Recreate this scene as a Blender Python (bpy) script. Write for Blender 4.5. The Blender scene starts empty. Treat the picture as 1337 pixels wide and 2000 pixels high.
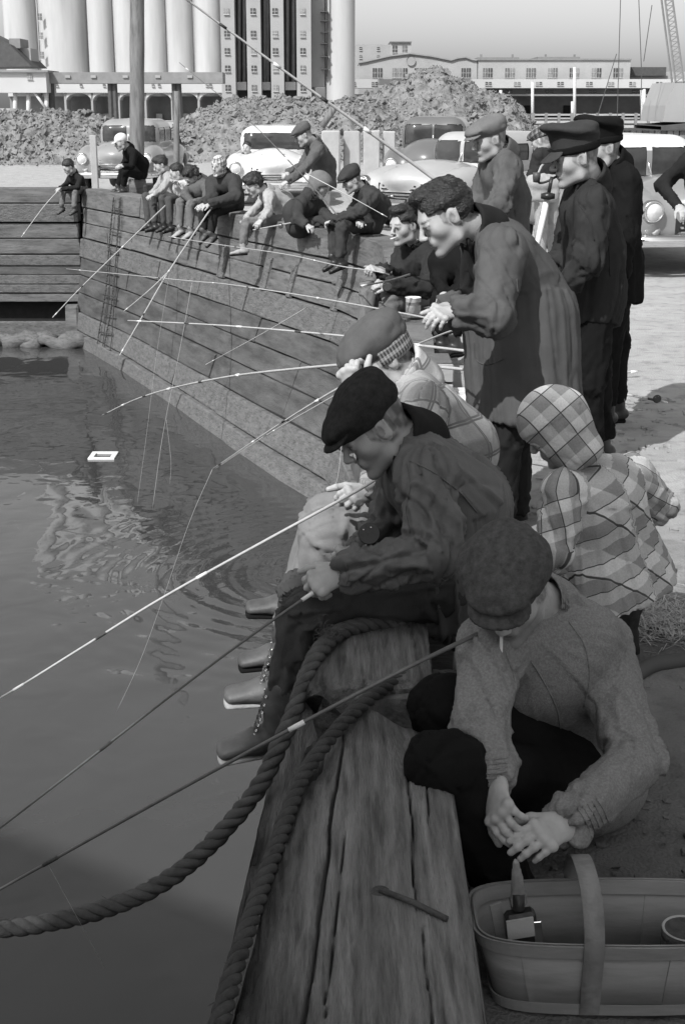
import bpy, math, random
import numpy as np
from mathutils import Vector, Matrix
S = bpy.context.scene
rnd = random.Random(7)

# ---------------------------------------------------------------- camera, light, exposure
CAM_H = 1.85
FOC = 2704.0          # focal length in photo pixels (50 mm lens on 24 mm wide film)
PITCH = math.atan((1000-208)/FOC)
cd = bpy.data.cameras.new('camera'); cam = bpy.data.objects.new('camera', cd)
S.collection.objects.link(cam); S.camera = cam
cam.location = (0, 0, CAM_H); cam.rotation_euler = (math.pi/2-PITCH, 0, 0)
cd.sensor_fit = 'VERTICAL'; cd.sensor_height = 36.0; cd.lens = 36.0*FOC/2000.0
cd.clip_start = .05; cd.clip_end = 4000
SUN_EL = math.radians(46); SUN_DIR = Vector((-.55*math.cos(SUN_EL), -.835*math.cos(SUN_EL), math.sin(SUN_EL)))
w = bpy.data.worlds.new('World'); S.world = w; w.use_nodes = True
wn, wl = w.node_tree.nodes, w.node_tree.links
sky = wn.new('ShaderNodeTexSky'); sky.sky_type = 'NISHITA'; sky.sun_disc = False
sky.sun_elevation = SUN_EL; sky.sun_rotation = math.atan2(-.55, -.835) % (2*math.pi)
sky.dust_density = 2.5; sky.air_density = 1.2
bw = wn.new('ShaderNodeRGBToBW'); wl.new(sky.outputs[0], bw.inputs[0])
wl.new(bw.outputs[0], wn['Background'].inputs[0]); wn['Background'].inputs[1].default_value = .15
ld = bpy.data.lights.new('sun', 'SUN'); ld.energy = 3.9; ld.angle = math.radians(.5)
sun = bpy.data.objects.new('sun', ld); S.collection.objects.link(sun)
sun.rotation_euler = SUN_DIR.to_track_quat('Z', 'Y').to_euler()
S.view_settings.view_transform = 'Standard'; S.view_settings.look = 'None'
S.view_settings.exposure = 0.32; S.view_settings.gamma = 1

_c, _s = math.cos(PITCH), math.sin(PITCH)
def ray(px, py):
    u = (px-668.5)/FOC; v = (1000-py)/FOC
    return (u, _c+v*_s, -_s+v*_c)
def P(px, py, Y):               # the place at distance Y (metres ahead) measured at photo pixel px,py
    d = ray(px, py); t = Y/d[1]
    return Vector((d[0]*t, Y, CAM_H+d[2]*t))
def G(px, py, z=0.0):           # the place at height z
    d = ray(px, py); t = (z-CAM_H)/d[2]
    return Vector((d[0]*t, d[1]*t, z))

# ---------------------------------------------------------------- materials (all grey: a black and white photograph)
def mat(name, v, rough=.85, var=.25, scale=8.0, bump=.2, bscale=60.0, stretch=(1,1,1), metal=0.0, attr=False, wave=None, fleck=0.0, fscale=30, spec=.3, sheen=0.0, bdist=.01, coat=0.0):
    m = bpy.data.materials.new(name); m.use_nodes = True
    n, l = m.node_tree.nodes, m.node_tree.links
    b = n['Principled BSDF']; b.inputs['Roughness'].default_value = rough; b.inputs['Metallic'].default_value = metal
    b.inputs['Specular IOR Level'].default_value = spec
    b.inputs['Sheen Weight'].default_value = sheen; b.inputs['Coat Weight'].default_value = coat
    tc = n.new('ShaderNodeTexCoord'); mp = n.new('ShaderNodeMapping'); l.new(tc.outputs['Object'], mp.inputs[0])
    mp.inputs['Scale'].default_value = stretch
    t = n.new('ShaderNodeTexNoise'); t.inputs['Scale'].default_value = scale; t.inputs['Detail'].default_value = 6; t.inputs['Roughness'].default_value = .65
    l.new(mp.outputs[0], t.inputs['Vector'])
    r = n.new('ShaderNodeMapRange'); l.new(t.outputs[0], r.inputs[0])
    r.inputs['From Min'].default_value = .3; r.inputs['From Max'].default_value = .7
    r.inputs['To Min'].default_value = v*(1-var); r.inputs['To Max'].default_value = v*(1+var)
    out = r.outputs[0]
    def mul(a, bsock, op='MULTIPLY'):
        k = n.new('ShaderNodeMath'); k.operation = op; l.new(a, k.inputs[0])
        if isinstance(bsock, float): k.inputs[1].default_value = bsock
        else: l.new(bsock, k.inputs[1])
        return k.outputs[0]
    if fleck:
        t3 = n.new('ShaderNodeTexNoise'); t3.inputs['Scale'].default_value = fscale; t3.inputs['Detail'].default_value = 4; l.new(mp.outputs[0], t3.inputs['Vector'])
        r3 = n.new('ShaderNodeMapRange'); l.new(t3.outputs[0], r3.inputs[0]); r3.inputs['From Min'].default_value = .52; r3.inputs['From Max'].default_value = .68
        r3.inputs['To Min'].default_value = 1.0; r3.inputs['To Max'].default_value = 1-fleck; out = mul(out, r3.outputs[0])
    if wave:
        wv = n.new('ShaderNodeTexWave'); wv.inputs['Scale'].default_value = wave[0]; wv.inputs['Distortion'].default_value = wave[1]; wv.inputs['Detail'].default_value = 3
        wv.inputs['Detail Scale'].default_value = 1.5
        l.new(mp.outputs[0], wv.inputs['Vector'])
        r4 = n.new('ShaderNodeMapRange'); l.new(wv.outputs['Fac'], r4.inputs[0]); r4.inputs['To Min'].default_value = 1-wave[2]; out = mul(out, r4.outputs[0])
    if attr:
        a = n.new('ShaderNodeAttribute'); a.attribute_name = 'tone'; out = mul(out, a.outputs['Fac'])
    l.new(out, b.inputs['Base Color'])
    t2 = n.new('ShaderNodeTexNoise'); t2.inputs['Scale'].default_value = bscale; t2.inputs['Detail'].default_value = 5
    l.new(mp.outputs[0], t2.inputs['Vector'])
    bp = n.new('ShaderNodeBump'); bp.inputs['Strength'].default_value = bump; bp.inputs['Distance'].default_value = bdist
    l.new(t2.outputs[0], bp.inputs['Height']); l.new(bp.outputs[0], b.inputs['Normal'])
    return m

# ---------------------------------------------------------------- noise
def _h(ix, iy, iz):
    n = (ix*374761393 + iy*668265263 + iz*1440662683) & 0xffffffff
    n = ((n ^ (n >> 13))*1274126177) & 0xffffffff
    return ((n ^ (n >> 16)) & 0xffff)/65535.0
def vnoise(p):
    p = np.asarray(p, float)+1000.0; i = np.floor(p).astype(np.int64); f = p-i; f = f*f*(3-2*f)
    x, y, z = i[:, 0], i[:, 1], i[:, 2]; fx, fy, fz = f[:, 0], f[:, 1], f[:, 2]; r = 0
    for a in (0, 1):
        for b in (0, 1):
            for c in (0, 1):
                r = r+_h(x+a, y+b, z+c)*(fx if a else 1-fx)*(fy if b else 1-fy)*(fz if c else 1-fz)
    return r*2-1
def fbm(p, o=4):
    r = 0; a = 1; q = np.asarray(p, float)
    for k in range(o): r = r+a*vnoise(q+17.3*k); q = q*2.03; a *= .5
    return r/2
def ridge(p): return 1-2*np.abs(vnoise(p))

# ---------------------------------------------------------------- objects
def link(o):
    S.collection.objects.link(o); return o
def thing(name, label, cat, loc=(0, 0, 0), group=None):
    o = link(bpy.data.objects.new(name, None)); o.location = loc; o['label'] = label; o['category'] = cat
    o.empty_display_size = .1
    if group: o['group'] = group
    return o
def tag(o, label=None, cat=None, group=None, kind=None):
    for k, v in (('label', label), ('category', cat), ('group', group), ('kind', kind)):
        if v: o[k] = v
    return o
def obj(name, verts, faces, m, parent=None, smooth=True, tone=None, uv=None, loc=None):
    """verts in world coordinates; stored relative to the parent (or to loc)"""
    v = np.asarray(verts, float).reshape(-1, 3)
    off = Vector((0, 0, 0))
    root = parent
    if parent is not None:
        r = parent
        while r is not None: off = off+r.location; r = r.parent
    my = Vector((0, 0, 0))
    if parent is None and loc is not None: my = Vector(loc); off = my
    v = v-np.array(off)
    me = bpy.data.meshes.new(name)
    f = faces.tolist() if isinstance(faces, np.ndarray) else faces
    me.from_pydata(v.tolist(), [], f)
    if smooth: me.polygons.foreach_set('use_smooth', np.ones(len(me.polygons), bool))
    if tone is not None:
        a = me.attributes.new('tone', 'FLOAT', 'POINT'); a.data.foreach_set('value', np.asarray(tone, np.float32))
    if uv is not None:
        a = me.attributes.new('cuv', 'FLOAT_VECTOR', 'POINT')
        a.data.foreach_set('vector', np.asarray(uv, np.float32).reshape(-1))
    if m is not None: me.materials.append(m)
    me.update(); o = link(bpy.data.objects.new(name, me)); o.location = my
    if parent is not None: o.parent = parent
    return o
def instance(name, mesh, parent, loc, rot=(0, 0, 0), scale=(1, 1, 1)):
    o = link(bpy.data.objects.new(name, mesh)); o.parent = parent; o.location = loc; o.rotation_euler = rot; o.scale = scale
    return o
class MB:
    """collects boxes, tubes and lofts into one mesh"""
    def __init__(s): s.v = []; s.f = []
    def add(s, v, f):
        k = len(s.v); s.v += [tuple(x) for x in v]; s.f += [tuple(i+k for i in q) for q in f]
    def box(s, c, half, ax=None, bevel=0.0, jit=0.0):
        ax = ax or (Vector((1, 0, 0)), Vector((0, 1, 0)), Vector((0, 0, 1))); c = Vector(c)
        b = bevel; hx, hy, hz = half; pts = []; idx = {}
        for sx in (-1, 1):
            for sy in (-1, 1):
                for sz in (-1, 1):
                    for k, (ix, iy, iz) in enumerate(((0, b, b), (b, 0, b), (b, b, 0))):
                        if b == 0 and k: idx[(sx, sy, sz, k)] = idx[(sx, sy, sz, 0)]; continue
                        idx[(sx, sy, sz, k)] = len(pts)
                        j = [rnd.uniform(-jit, jit) for _ in range(3)] if k == 0 or b else [0, 0, 0]
                        pts.append(c+ax[0]*(sx*(hx-ix)+j[0])+ax[1]*(sy*(hy-iy)+j[1])+ax[2]*(sz*(hz-iz)+j[2]))
        q = []
        g = lambda a, b_, c_, k: idx[(a, b_, c_, k)]
        for a in (-1, 1):
            F = [g(a, -1, -1, 0), g(a, 1, -1, 0), g(a, 1, 1, 0), g(a, -1, 1, 0)]; q.append(F if a > 0 else F[::-1])
            F = [g(-1, a, -1, 1), g(-1, a, 1, 1), g(1, a, 1, 1), g(1, a, -1, 1)]; q.append(F if a > 0 else F[::-1])
            F = [g(-1, -1, a, 2), g(1, -1, a, 2), g(1, 1, a, 2), g(-1, 1, a, 2)]; q.append(F if a > 0 else F[::-1])
        if b:
            for a in (-1, 1):
                for d in (-1, 1):
                    q.append([g(a, d, -1, 0), g(a, d, 1, 0), g(a, d, 1, 1), g(a, d, -1, 1)])
                    q.append([g(a, -1, d, 0), g(a, 1, d, 0), g(a, 1, d, 2), g(a, -1, d, 2)])
                    q.append([g(-1, a, d, 1), g(1, a, d, 1), g(1, a, d, 2), g(-1, a, d, 2)])
                    for e in (-1, 1): q.append([g(a, d, e, 0), g(a, d, e, 1), g(a, d, e, 2)])
        s.add(pts, q); return s
    def tube(s, pts, r, n=8, caps=True):
        pts = [Vector(p) for p in pts]; m = len(pts)
        rr = r if hasattr(r, '__len__') else [r]*m
        v = []; f = []; up = None
        for i, p in enumerate(pts):
            d = (pts[min(i+1, m-1)]-pts[max(i-1, 0)]).normalized()
            if up is None: up = d.orthogonal().normalized()
            up = (up-d*up.dot(d)).normalized(); sd = d.cross(up)
            for k in range(n):
                a = 2*math.pi*k/n; v.append(p+(up*math.cos(a)+sd*math.sin(a))*rr[i])
        for i in range(m-1):
            for k in range(n):
                f.append((i*n+k, i*n+(k+1) % n, (i+1)*n+(k+1) % n, (i+1)*n+k))
        if caps: f.append(tuple(range(n))[::-1]); f.append(tuple((m-1)*n+k for k in range(n)))
        s.add(v, f); return s
    def lathe(s, c, prof, n=24, ax=None):
        ax = ax or (Vector((1, 0, 0)), Vector((0, 1, 0)), Vector((0, 0, 1))); c = Vector(c); v = []; f = []
        for r, z in prof:
            for k in range(n):
                a = 2*math.pi*k/n; v.append(c+ax[0]*math.cos(a)*r+ax[1]*math.sin(a)*r+ax[2]*z)
        for i in range(len(prof)-1):
            for k in range(n): f.append((i*n+k, i*n+(k+1) % n, (i+1)*n+(k+1) % n, (i+1)*n+k))
        s.add(v, f); return s
    def grid(s, V):      # V[i][j] points
        a, b = len(V), len(V[0]); s.add([p for r in V for p in r], [(i*b+j, i*b+j+1, (i+1)*b+j+1, (i+1)*b+j) for i in range(a-1) for j in range(b-1)]); return s
    def build(s, name, m, parent=None, smooth=False, loc=None): return obj(name, s.v, s.f, m, parent, smooth, loc=loc)

# ---------------------------------------------------------------- implicit shapes -> mesh (bodies, clothes, car bodies)
def V3(*a): return np.array(a[0] if len(a) == 1 else a, float)
def nrm(a): a = np.asarray(a, float); return a/(np.linalg.norm(a)+1e-12)
class SDF:
    def __init__(s, lo, hi, h):
        s.h = h; s.lo = V3(lo)-2*h; n = np.ceil((V3(hi)-s.lo)/h).astype(int)+3; s.n = n
        s.ax = [(s.lo[i]+h*np.arange(n[i])).astype(np.float32) for i in range(3)]
        s.D = np.full(n, .3, np.float32)
    def _sub(s, lo, hi, m):
        a = np.maximum(np.floor((V3(lo)-m-s.lo)/s.h).astype(int), 0); b = np.minimum(np.ceil((V3(hi)+m-s.lo)/s.h).astype(int)+1, s.n)
        if (b <= a).any(): return None, None
        sl = tuple(slice(a[i], b[i]) for i in range(3))
        X, Y, Z = np.meshgrid(*[s.ax[i][sl[i]] for i in range(3)], indexing='ij', sparse=True)
        return sl, (X, Y, Z)
    def op(s, sl, d, k, sub=False):
        D = s.D[sl]
        if sub:
            d = -d
            if k > 0: h = np.clip(.5-.5*(D-d)/k, 0, 1); s.D[sl] = D*(1-h)+d*h+k*h*(1-h)
            else: s.D[sl] = np.maximum(D, d)
        else:
            if k > 0: h = np.clip(.5+.5*(D-d)/k, 0, 1); s.D[sl] = D*(1-h)+d*h-k*h*(1-h)
            else: s.D[sl] = np.minimum(D, d)
    def cone(s, a, b, ra, rb, k=.02, sub=False):
        a = V3(a); b = V3(b); R = max(ra, rb)
        sl, X = s._sub(np.minimum(a, b)-R, np.maximum(a, b)+R, .03+k)
        if sl is None: return
        ab = b-a; L = max((ab**2).sum(), 1e-9); q = [X[i]-a[i] for i in range(3)]
        t = np.clip((q[0]*ab[0]+q[1]*ab[1]+q[2]*ab[2])/L, 0, 1)
        d = np.sqrt(sum((q[i]-t*ab[i])**2 for i in range(3)))-(ra+(rb-ra)*t)
        s.op(sl, d.astype(np.float32), k, sub)
    def econe(s, a, b, side, A, B, k=.03, sub=False, flat=1.0):
        a = V3(a); b = V3(b); R = max(A+B); n = nrm(b-a); sd = V3(side); sd = nrm(sd-n*sd.dot(n)); fr = np.cross(n, sd)
        sl, X = s._sub(np.minimum(a, b)-R, np.maximum(a, b)+R, .03+k)
        if sl is None: return
        L = np.linalg.norm(b-a); q = [X[i]-a[i] for i in range(3)]
        x = q[0]*n[0]+q[1]*n[1]+q[2]*n[2]; t = np.clip(x/L, 0, 1); e = x-t*L
        u = q[0]*sd[0]+q[1]*sd[1]+q[2]*sd[2]; v = q[0]*fr[0]+q[1]*fr[1]+q[2]*fr[2]
        W = A[0]+(B[0]-A[0])*t; Dp = A[1]+(B[1]-A[1])*t; m = np.minimum(W, Dp)
        d = (np.sqrt((u/W)**2+(v/Dp)**2+(e/(m*flat))**2)-1)*m
        s.op(sl, d.astype(np.float32), k, sub)
    def ell(s, c, r, ax=None, k=.02, sub=False):
        c = V3(c); ax = np.eye(3) if ax is None else np.asarray(ax, float); R = max(r)
        sl, X = s._sub(c-R, c+R, .03+k)
        if sl is None: return
        q = [X[i]-c[i] for i in range(3)]; e = [q[0]*ax[j][0]+q[1]*ax[j][1]+q[2]*ax[j][2] for j in range(3)]
        k0 = np.sqrt(sum((e[j]/r[j])**2 for j in range(3))); k1 = np.sqrt(sum((e[j]/r[j]**2)**2 for j in range(3)))+1e-6
        s.op(sl, (k0*(k0-1)/k1).astype(np.float32), k, sub)
    def box(s, c, half, ax=None, rad=.01, k=.01, sub=False):
        c = V3(c); ax = np.eye(3) if ax is None else np.asarray(ax, float); R = np.linalg.norm(half)
        sl, X = s._sub(c-R, c+R, .03+k)
        if sl is None: return
        q = [X[i]-c[i] for i in range(3)]; e = [np.abs(q[0]*ax[j][0]+q[1]*ax[j][1]+q[2]*ax[j][2])-(half[j]-rad) for j in range(3)]
        d = np.sqrt(sum(np.maximum(x, 0)**2 for x in e))+np.minimum(np.maximum(np.maximum(e[0], e[1]), e[2]), 0)-rad
        s.op(sl, d.astype(np.float32), k, sub)
    def mesh(s, iso=0.0):
        D = s.D-iso; I = D < 0; n = D.shape
        nc = (n[0]-1, n[1]-1, n[2]-1)
        cnt = np.zeros(nc, np.int8)
        for a in (0, 1):
            for b in (0, 1):
                for c in (0, 1): cnt += I[a:a+nc[0], b:b+nc[1], c:c+nc[2]]
        cells = np.argwhere((cnt > 0) & (cnt < 8))
        if len(cells) == 0: return np.zeros((0, 3)), np.zeros((0, 4), int)
        idx = -np.ones(nc, np.int64); idx[tuple(cells.T)] = np.arange(len(cells))
        acc = np.zeros((len(cells), 3)); num = np.zeros(len(cells))
        cs = [(a, b, c) for a in (0, 1) for b in (0, 1) for c in (0, 1)]
        val = {o: D[cells[:, 0]+o[0], cells[:, 1]+o[1], cells[:, 2]+o[2]] for o in cs}
        for o in cs:
            for ax in range(3):
                if o[ax] == 0:
                    o2 = list(o); o2[ax] = 1; o2 = tuple(o2); va, vb = val[o], val[o2]
                    m = (va < 0) != (vb < 0); t = np.where(m, va/np.where(m, va-vb, 1), 0)
                    p = np.array(o, float)[None, :].repeat(len(cells), 0); p[:, ax] = t
                    acc += p*m[:, None]; num += m
        v = s.lo+(cells+acc/np.maximum(num, 1)[:, None])*s.h
        fs = []
        for ax in range(3):
            u, w_ = (ax+1) % 3, (ax+2) % 3
            sa = [slice(None)]*3; sb = [slice(None)]*3; sa[ax] = slice(0, n[ax]-1); sb[ax] = slice(1, n[ax])
            E = I[tuple(sa)] != I[tuple(sb)]; e = np.argwhere(E)
            e = e[(e[:, u] > 0) & (e[:, w_] > 0) & (e[:, u] < n[u]-1) & (e[:, w_] < n[w_]-1)]
            def cell(du, dw):
                c = e.copy(); c[:, u] -= du; c[:, w_] -= dw; return idx[tuple(c.T)]
            q = np.stack([cell(1, 1), cell(0, 1), cell(0, 0), cell(1, 0)], 1)
            ins = I[tuple(e.T)]; q[~ins] = q[~ins][:, ::-1]; fs.append(q)
        return v, np.concatenate(fs)
def vnormals(v, f):
    n = np.cross(v[f[:, 2]]-v[f[:, 0]], v[f[:, 3]]-v[f[:, 1]]); r = np.zeros_like(v)
    for k in range(4): np.add.at(r, f[:, k], n)
    return r/(np.linalg.norm(r, axis=1)[:, None]+1e-12)
def relax(v, f, it=1, w=.5):
    for _ in range(it):
        r = np.zeros_like(v); c = np.zeros(len(v))
        for a, b in ((0, 1), (1, 2), (2, 3), (3, 0)):
            np.add.at(r, f[:, a], v[f[:, b]]); np.add.at(c, f[:, a], 1); np.add.at(r, f[:, b], v[f[:, a]]); np.add.at(c, f[:, b], 1)
        v = v*(1-w)+w*r/np.maximum(c, 1)[:, None]
    return v
# ================================================================ SETTING
WZ = -2.23                                                     # water level
TOP = [(-4.64, 25.3), (-3.0, 22.3), (-1.5, 19.3), (-.55, 17.45), (.1, 16.2), (.45, 15.0), (.42, 13), (.29, 10.07), (.16, 7.5), (.056, 4.78), (-.03, 3.57), (-.13, 1.95), (-.3, .4), (-.5, -3), (-.9, -9)]
BOT = [(-4.95, 25.2), (-3.6, 22.3), (-2.25, 19.1), (-1.4, 17.0), (-.72, 15.4), (-.15, 14.2), (.08, 12.6), (.12, 10.0), (.06, 7.5), (.0, 4.78), (-.08, 3.57), (-.18, 1.95), (-.35, .4), (-.55, -3), (-.95, -9)]
def qs(u, z, out=0.0):
    u = min(max(u, 0), len(TOP)-1.0001); i = int(u); f = u-i
    w = min(max((.45-z)/2.68, 0), 1.3)**1.35
    a = Vector(TOP[i]).lerp(Vector(TOP[i+1]), f); b = Vector(BOT[i]).lerp(Vector(BOT[i+1]), f)
    p = a.lerp(b, w); d = (Vector(TOP[i+1])-Vector(TOP[i])).normalized(); n = Vector((d.y, -d.x))
    if n.x > 0: n = -n
    return Vector((p.x+n.x*out, p.y+n.y*out, z))
def edge_x(Y):
    for i in range(len(TOP)-1):
        if TOP[i+1][1] <= Y <= TOP[i][1]:
            f = (TOP[i][1]-Y)/(TOP[i][1]-TOP[i+1][1]); return TOP[i][0]+f*(TOP[i+1][0]-TOP[i][0])
    return TOP[-1][0] if Y < 0 else TOP[0][0]

M = {}
M['dirt'] = mat('dirt_ground', .37, .95, .16, 3.0, .6, 90, fleck=.25, fscale=9, bdist=.02)
M['mound'] = mat('clay_spoil', .19, .95, .3, 2.2, .6, 7, fleck=.4, fscale=3.5, bdist=.12)
M['timber'] = mat('weathered_timber', .135, .9, .4, 1.6, .6, 25, stretch=(1, 1, 6), fleck=.3, fscale=6, bdist=.02)
M['timber_d'] = mat('wet_dark_timber', .085, .75, .45, 1.3, .5, 25, stretch=(1, 1, 5), fleck=.2, fscale=5, bdist=.02)
M['timber_l'] = mat('bleached_rough_timber', .135, .95, .3, 6.0, .8, 30, stretch=(1, 1, 3), fleck=.35, fscale=14, bdist=.03)
M['core'] = mat('black_gap', .02, .95)
M['silo'] = mat('silo_concrete', .42, .9, .10, .6, .05, 3, stretch=(1, 1, .12), fleck=.2, fscale=.35)
M['silo2'] = mat('grain_tower_concrete', .30, .9, .08, .3, .05, 3)
M['dark'] = mat('dark_steel', .07, .7, .2, 2, .1, 20)
M['midgrey'] = mat('grey_painted_steel', .2, .7, .15, 1, .1, 20)
M['glass_d'] = mat('dark_window_glass', .06, .15, .2, 1, .0, 20, spec=.6)
M['glass_m'] = mat('grey_window_glass', .13, .2, .4, 1, .0, 20, spec=.5); M['glass_l'] = mat('blind_behind_glass', .22, .4, .3, 1, .0, 20)
M['frame_l'] = mat('pale_window_frame', .5, .7)
M['ware'] = mat('warehouse_render', .34, .9, .1, .3, .05, 3)
M['ware2'] = mat('pale_gallery_cladding', .44, .8, .05, .3, .05, 3)
M['conc'] = mat('concrete', .36, .9, .12, 4, .2, 40)
M['pole'] = mat('pole_wood', .17, .9, .3, 6, .6, 30, stretch=(3, 3, .4), fleck=.4, fscale=5)
M['rope'] = mat('hemp_rope', .085, .9, .35, 25, .6, 300, bdist=.004)
M['rope_d'] = mat('tarred_rope', .05, .85, .35, 25, .6, 300, bdist=.004)
M['iron'] = mat('rusty_iron', .07, .7, .4, 30, .5, 150, metal=.3)
M['white'] = mat('white_enamel', .75, .5, .05, 5)
M['black'] = mat('black_enamel', .025, .3, .2, 5)
M['chrome'] = mat('chrome', .75, .12, .05, 3, .0, 20, metal=1.0)
M['bamboo'] = mat('bamboo', .42, .45, .12, 40, .1, 100)
M['caner'] = mat('brown_varnished_cane', .10, .35, .2, 40, .1, 100, spec=.5)
M['line'] = mat('fishing_line', .38, .5, .05, 5)
M['fgwood'] = mat('worn_beam_wood', .165, .85, .45, 5, 1.0, 40, stretch=(9, .7, 9), fleck=.45, fscale=7, bdist=.01, attr=True)

M['fgw2'] = mat('sawn_end_grain', .13, .95, .45, 14, .9, 50, fleck=.5, fscale=22)
# ---- ground
def ground():
    ys = list(np.arange(-9, 8, .07))+list(np.arange(8, 26, .16))+[26+.5*k for k in range(60)]+[56+4*k*1.0 for k in range(20)]+[136+40*k for k in range(8)]+[470, 700, 1500]
    ys = sorted(set([round(float(y), 4) for y in ys]+[25.52, 25.53]))
    ns = np.concatenate([np.linspace(0, 1, 60)**1.15*6, 6+np.linspace(0, 1, 26)[1:]**1.8*34, [80, 200, 900]])
    V = []; rows = []
    for y in ys:
        row = []
        if y < 25.525: x0 = edge_x(y)+.33*(1 if y < 15.5 else 1.15)
        else: x0 = -14.0
        for s in ns:
            row.append(len(V)); V.append((x0+s*(1 if y < 25.525 else 1.0), y, 0))
        rows.append(row)
    V = np.array(V); d = np.abs(V[:, 1])+np.abs(V[:, 0]); nr = np.clip(1.4-d/40, 0, 1)
    V[:, 2] = fbm(V*[1.3, 1.3, 0])*.03*nr+fbm(V*[9, 9, 0], 3)*.012*np.clip(1.2-d/14, 0, 1)
    F = []
    for i in range(len(rows)-1):
        a, b = rows[i], rows[i+1]
        for j in range(len(ns)-1): F.append((a[j], a[j+1], b[j+1], b[j]))
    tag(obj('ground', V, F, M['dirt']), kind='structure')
    tag(MB().box((-507, 760, -.06), (493, 734, .05)).build('ground_sheet', M['dirt']), kind='structure')
def near_shade(m):  # paints the foreground shade into the near ground colour, with a ragged edge
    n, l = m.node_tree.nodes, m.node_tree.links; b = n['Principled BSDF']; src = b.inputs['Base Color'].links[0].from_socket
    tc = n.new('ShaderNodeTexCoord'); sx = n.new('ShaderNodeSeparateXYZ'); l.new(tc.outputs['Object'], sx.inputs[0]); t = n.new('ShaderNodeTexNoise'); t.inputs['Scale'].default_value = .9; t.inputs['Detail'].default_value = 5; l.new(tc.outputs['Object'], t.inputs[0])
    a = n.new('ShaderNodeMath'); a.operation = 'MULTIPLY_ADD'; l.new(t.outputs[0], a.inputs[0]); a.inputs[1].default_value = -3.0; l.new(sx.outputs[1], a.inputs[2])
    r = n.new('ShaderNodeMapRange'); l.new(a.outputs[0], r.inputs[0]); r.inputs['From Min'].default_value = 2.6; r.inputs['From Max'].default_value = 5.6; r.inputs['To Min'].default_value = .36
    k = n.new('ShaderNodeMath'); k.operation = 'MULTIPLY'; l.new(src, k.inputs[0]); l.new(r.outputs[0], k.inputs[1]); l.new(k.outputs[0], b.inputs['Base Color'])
near_shade(M['dirt'])
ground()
# ---- water with its ripples
def water():
    m = bpy.data.materials.new('harbour_water'); m.use_nodes = True
    n, l = m.node_tree.nodes, m.node_tree.links; b = n['Principled BSDF']
    b.inputs['Base Color'].default_value = (.048, .048, .048, 1); b.inputs['Roughness'].default_value = .03; b.inputs['IOR'].default_value = 1.6
    b.inputs['Specular IOR Level'].default_value = .6
    tc = n.new('ShaderNodeTexCoord'); h = None
    def add(sock, k):
        nonlocal h
        a = n.new('ShaderNodeMath'); a.operation = 'MULTIPLY'; l.new(sock, a.inputs[0]); a.inputs[1].default_value = k
        if h is None: h = a.outputs[0]
        else:
            c = n.new('ShaderNodeMath'); l.new(h, c.inputs[0]); l.new(a.outputs[0], c.inputs[1]); h = c.outputs[0]
    for sc, k, st in ((.9, 1.0, (1, .5, 1)), (2.6, .30, (.8, .8, 1)), (9, .02, (1, .8, 1))):
        mp = n.new('ShaderNodeMapping'); l.new(tc.outputs['Object'], mp.inputs[0]); mp.inputs['Scale'].default_value = st
        t = n.new('ShaderNodeTexNoise'); t.inputs['Scale'].default_value = sc; t.inputs['Detail'].default_value = 1.5; t.inputs['Distortion'].default_value = .6; l.new(mp.outputs[0], t.inputs['Vector']); add(t.outputs[0], k)
    for (cx, cy, r0, sc, amp) in ((G(640, 1120, WZ).x, G(640, 1120, WZ).y, 3.8, 1.5, .26), (G(330, 930, WZ).x, G(330, 930, WZ).y, 1.6, 3.6, .06), (G(430, 1120, WZ).x, G(430, 1120, WZ).y, 1.1, 4.2, .07)):
        mp = n.new('ShaderNodeMapping'); l.new(tc.outputs['Object'], mp.inputs[0]); mp.inputs['Location'].default_value = (-cx, -cy, 0)
        wv = n.new('ShaderNodeTexWave'); wv.wave_type = 'RINGS'; wv.rings_direction = 'Z'; wv.inputs['Scale'].default_value = sc; wv.inputs['Distortion'].default_value = 1.2; wv.inputs['Detail'].default_value = 1; wv.inputs['Detail Scale'].default_value = .6
        l.new(mp.outputs[0], wv.inputs['Vector'])
        ln = n.new('ShaderNodeVectorMath'); ln.operation = 'LENGTH'; l.new(mp.outputs[0], ln.inputs[0])
        f = n.new('ShaderNodeMapRange'); l.new(ln.outputs['Value'], f.inputs[0]); f.inputs['From Max'].default_value = r0; f.inputs['To Min'].default_value = 1; f.inputs['To Max'].default_value = 0
        q = n.new('ShaderNodeMath'); q.operation = 'MULTIPLY'; l.new(wv.outputs['Fac'], q.inputs[0]); l.new(f.outputs[0], q.inputs[1]); add(q.outputs[0], amp)
    bp = n.new('ShaderNodeBump'); bp.inputs['Strength'].default_value = 1; bp.inputs['Distance'].default_value = .03; l.new(h, bp.inputs['Height']); l.new(bp.outputs[0], b.inputs['Normal'])
    tag(obj('water', [(-400, -200, WZ), (3, -200, WZ), (3, 27, WZ), (-400, 27, WZ)], [(0, 1, 2, 3)], m, smooth=False), kind='structure')
water()

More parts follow.
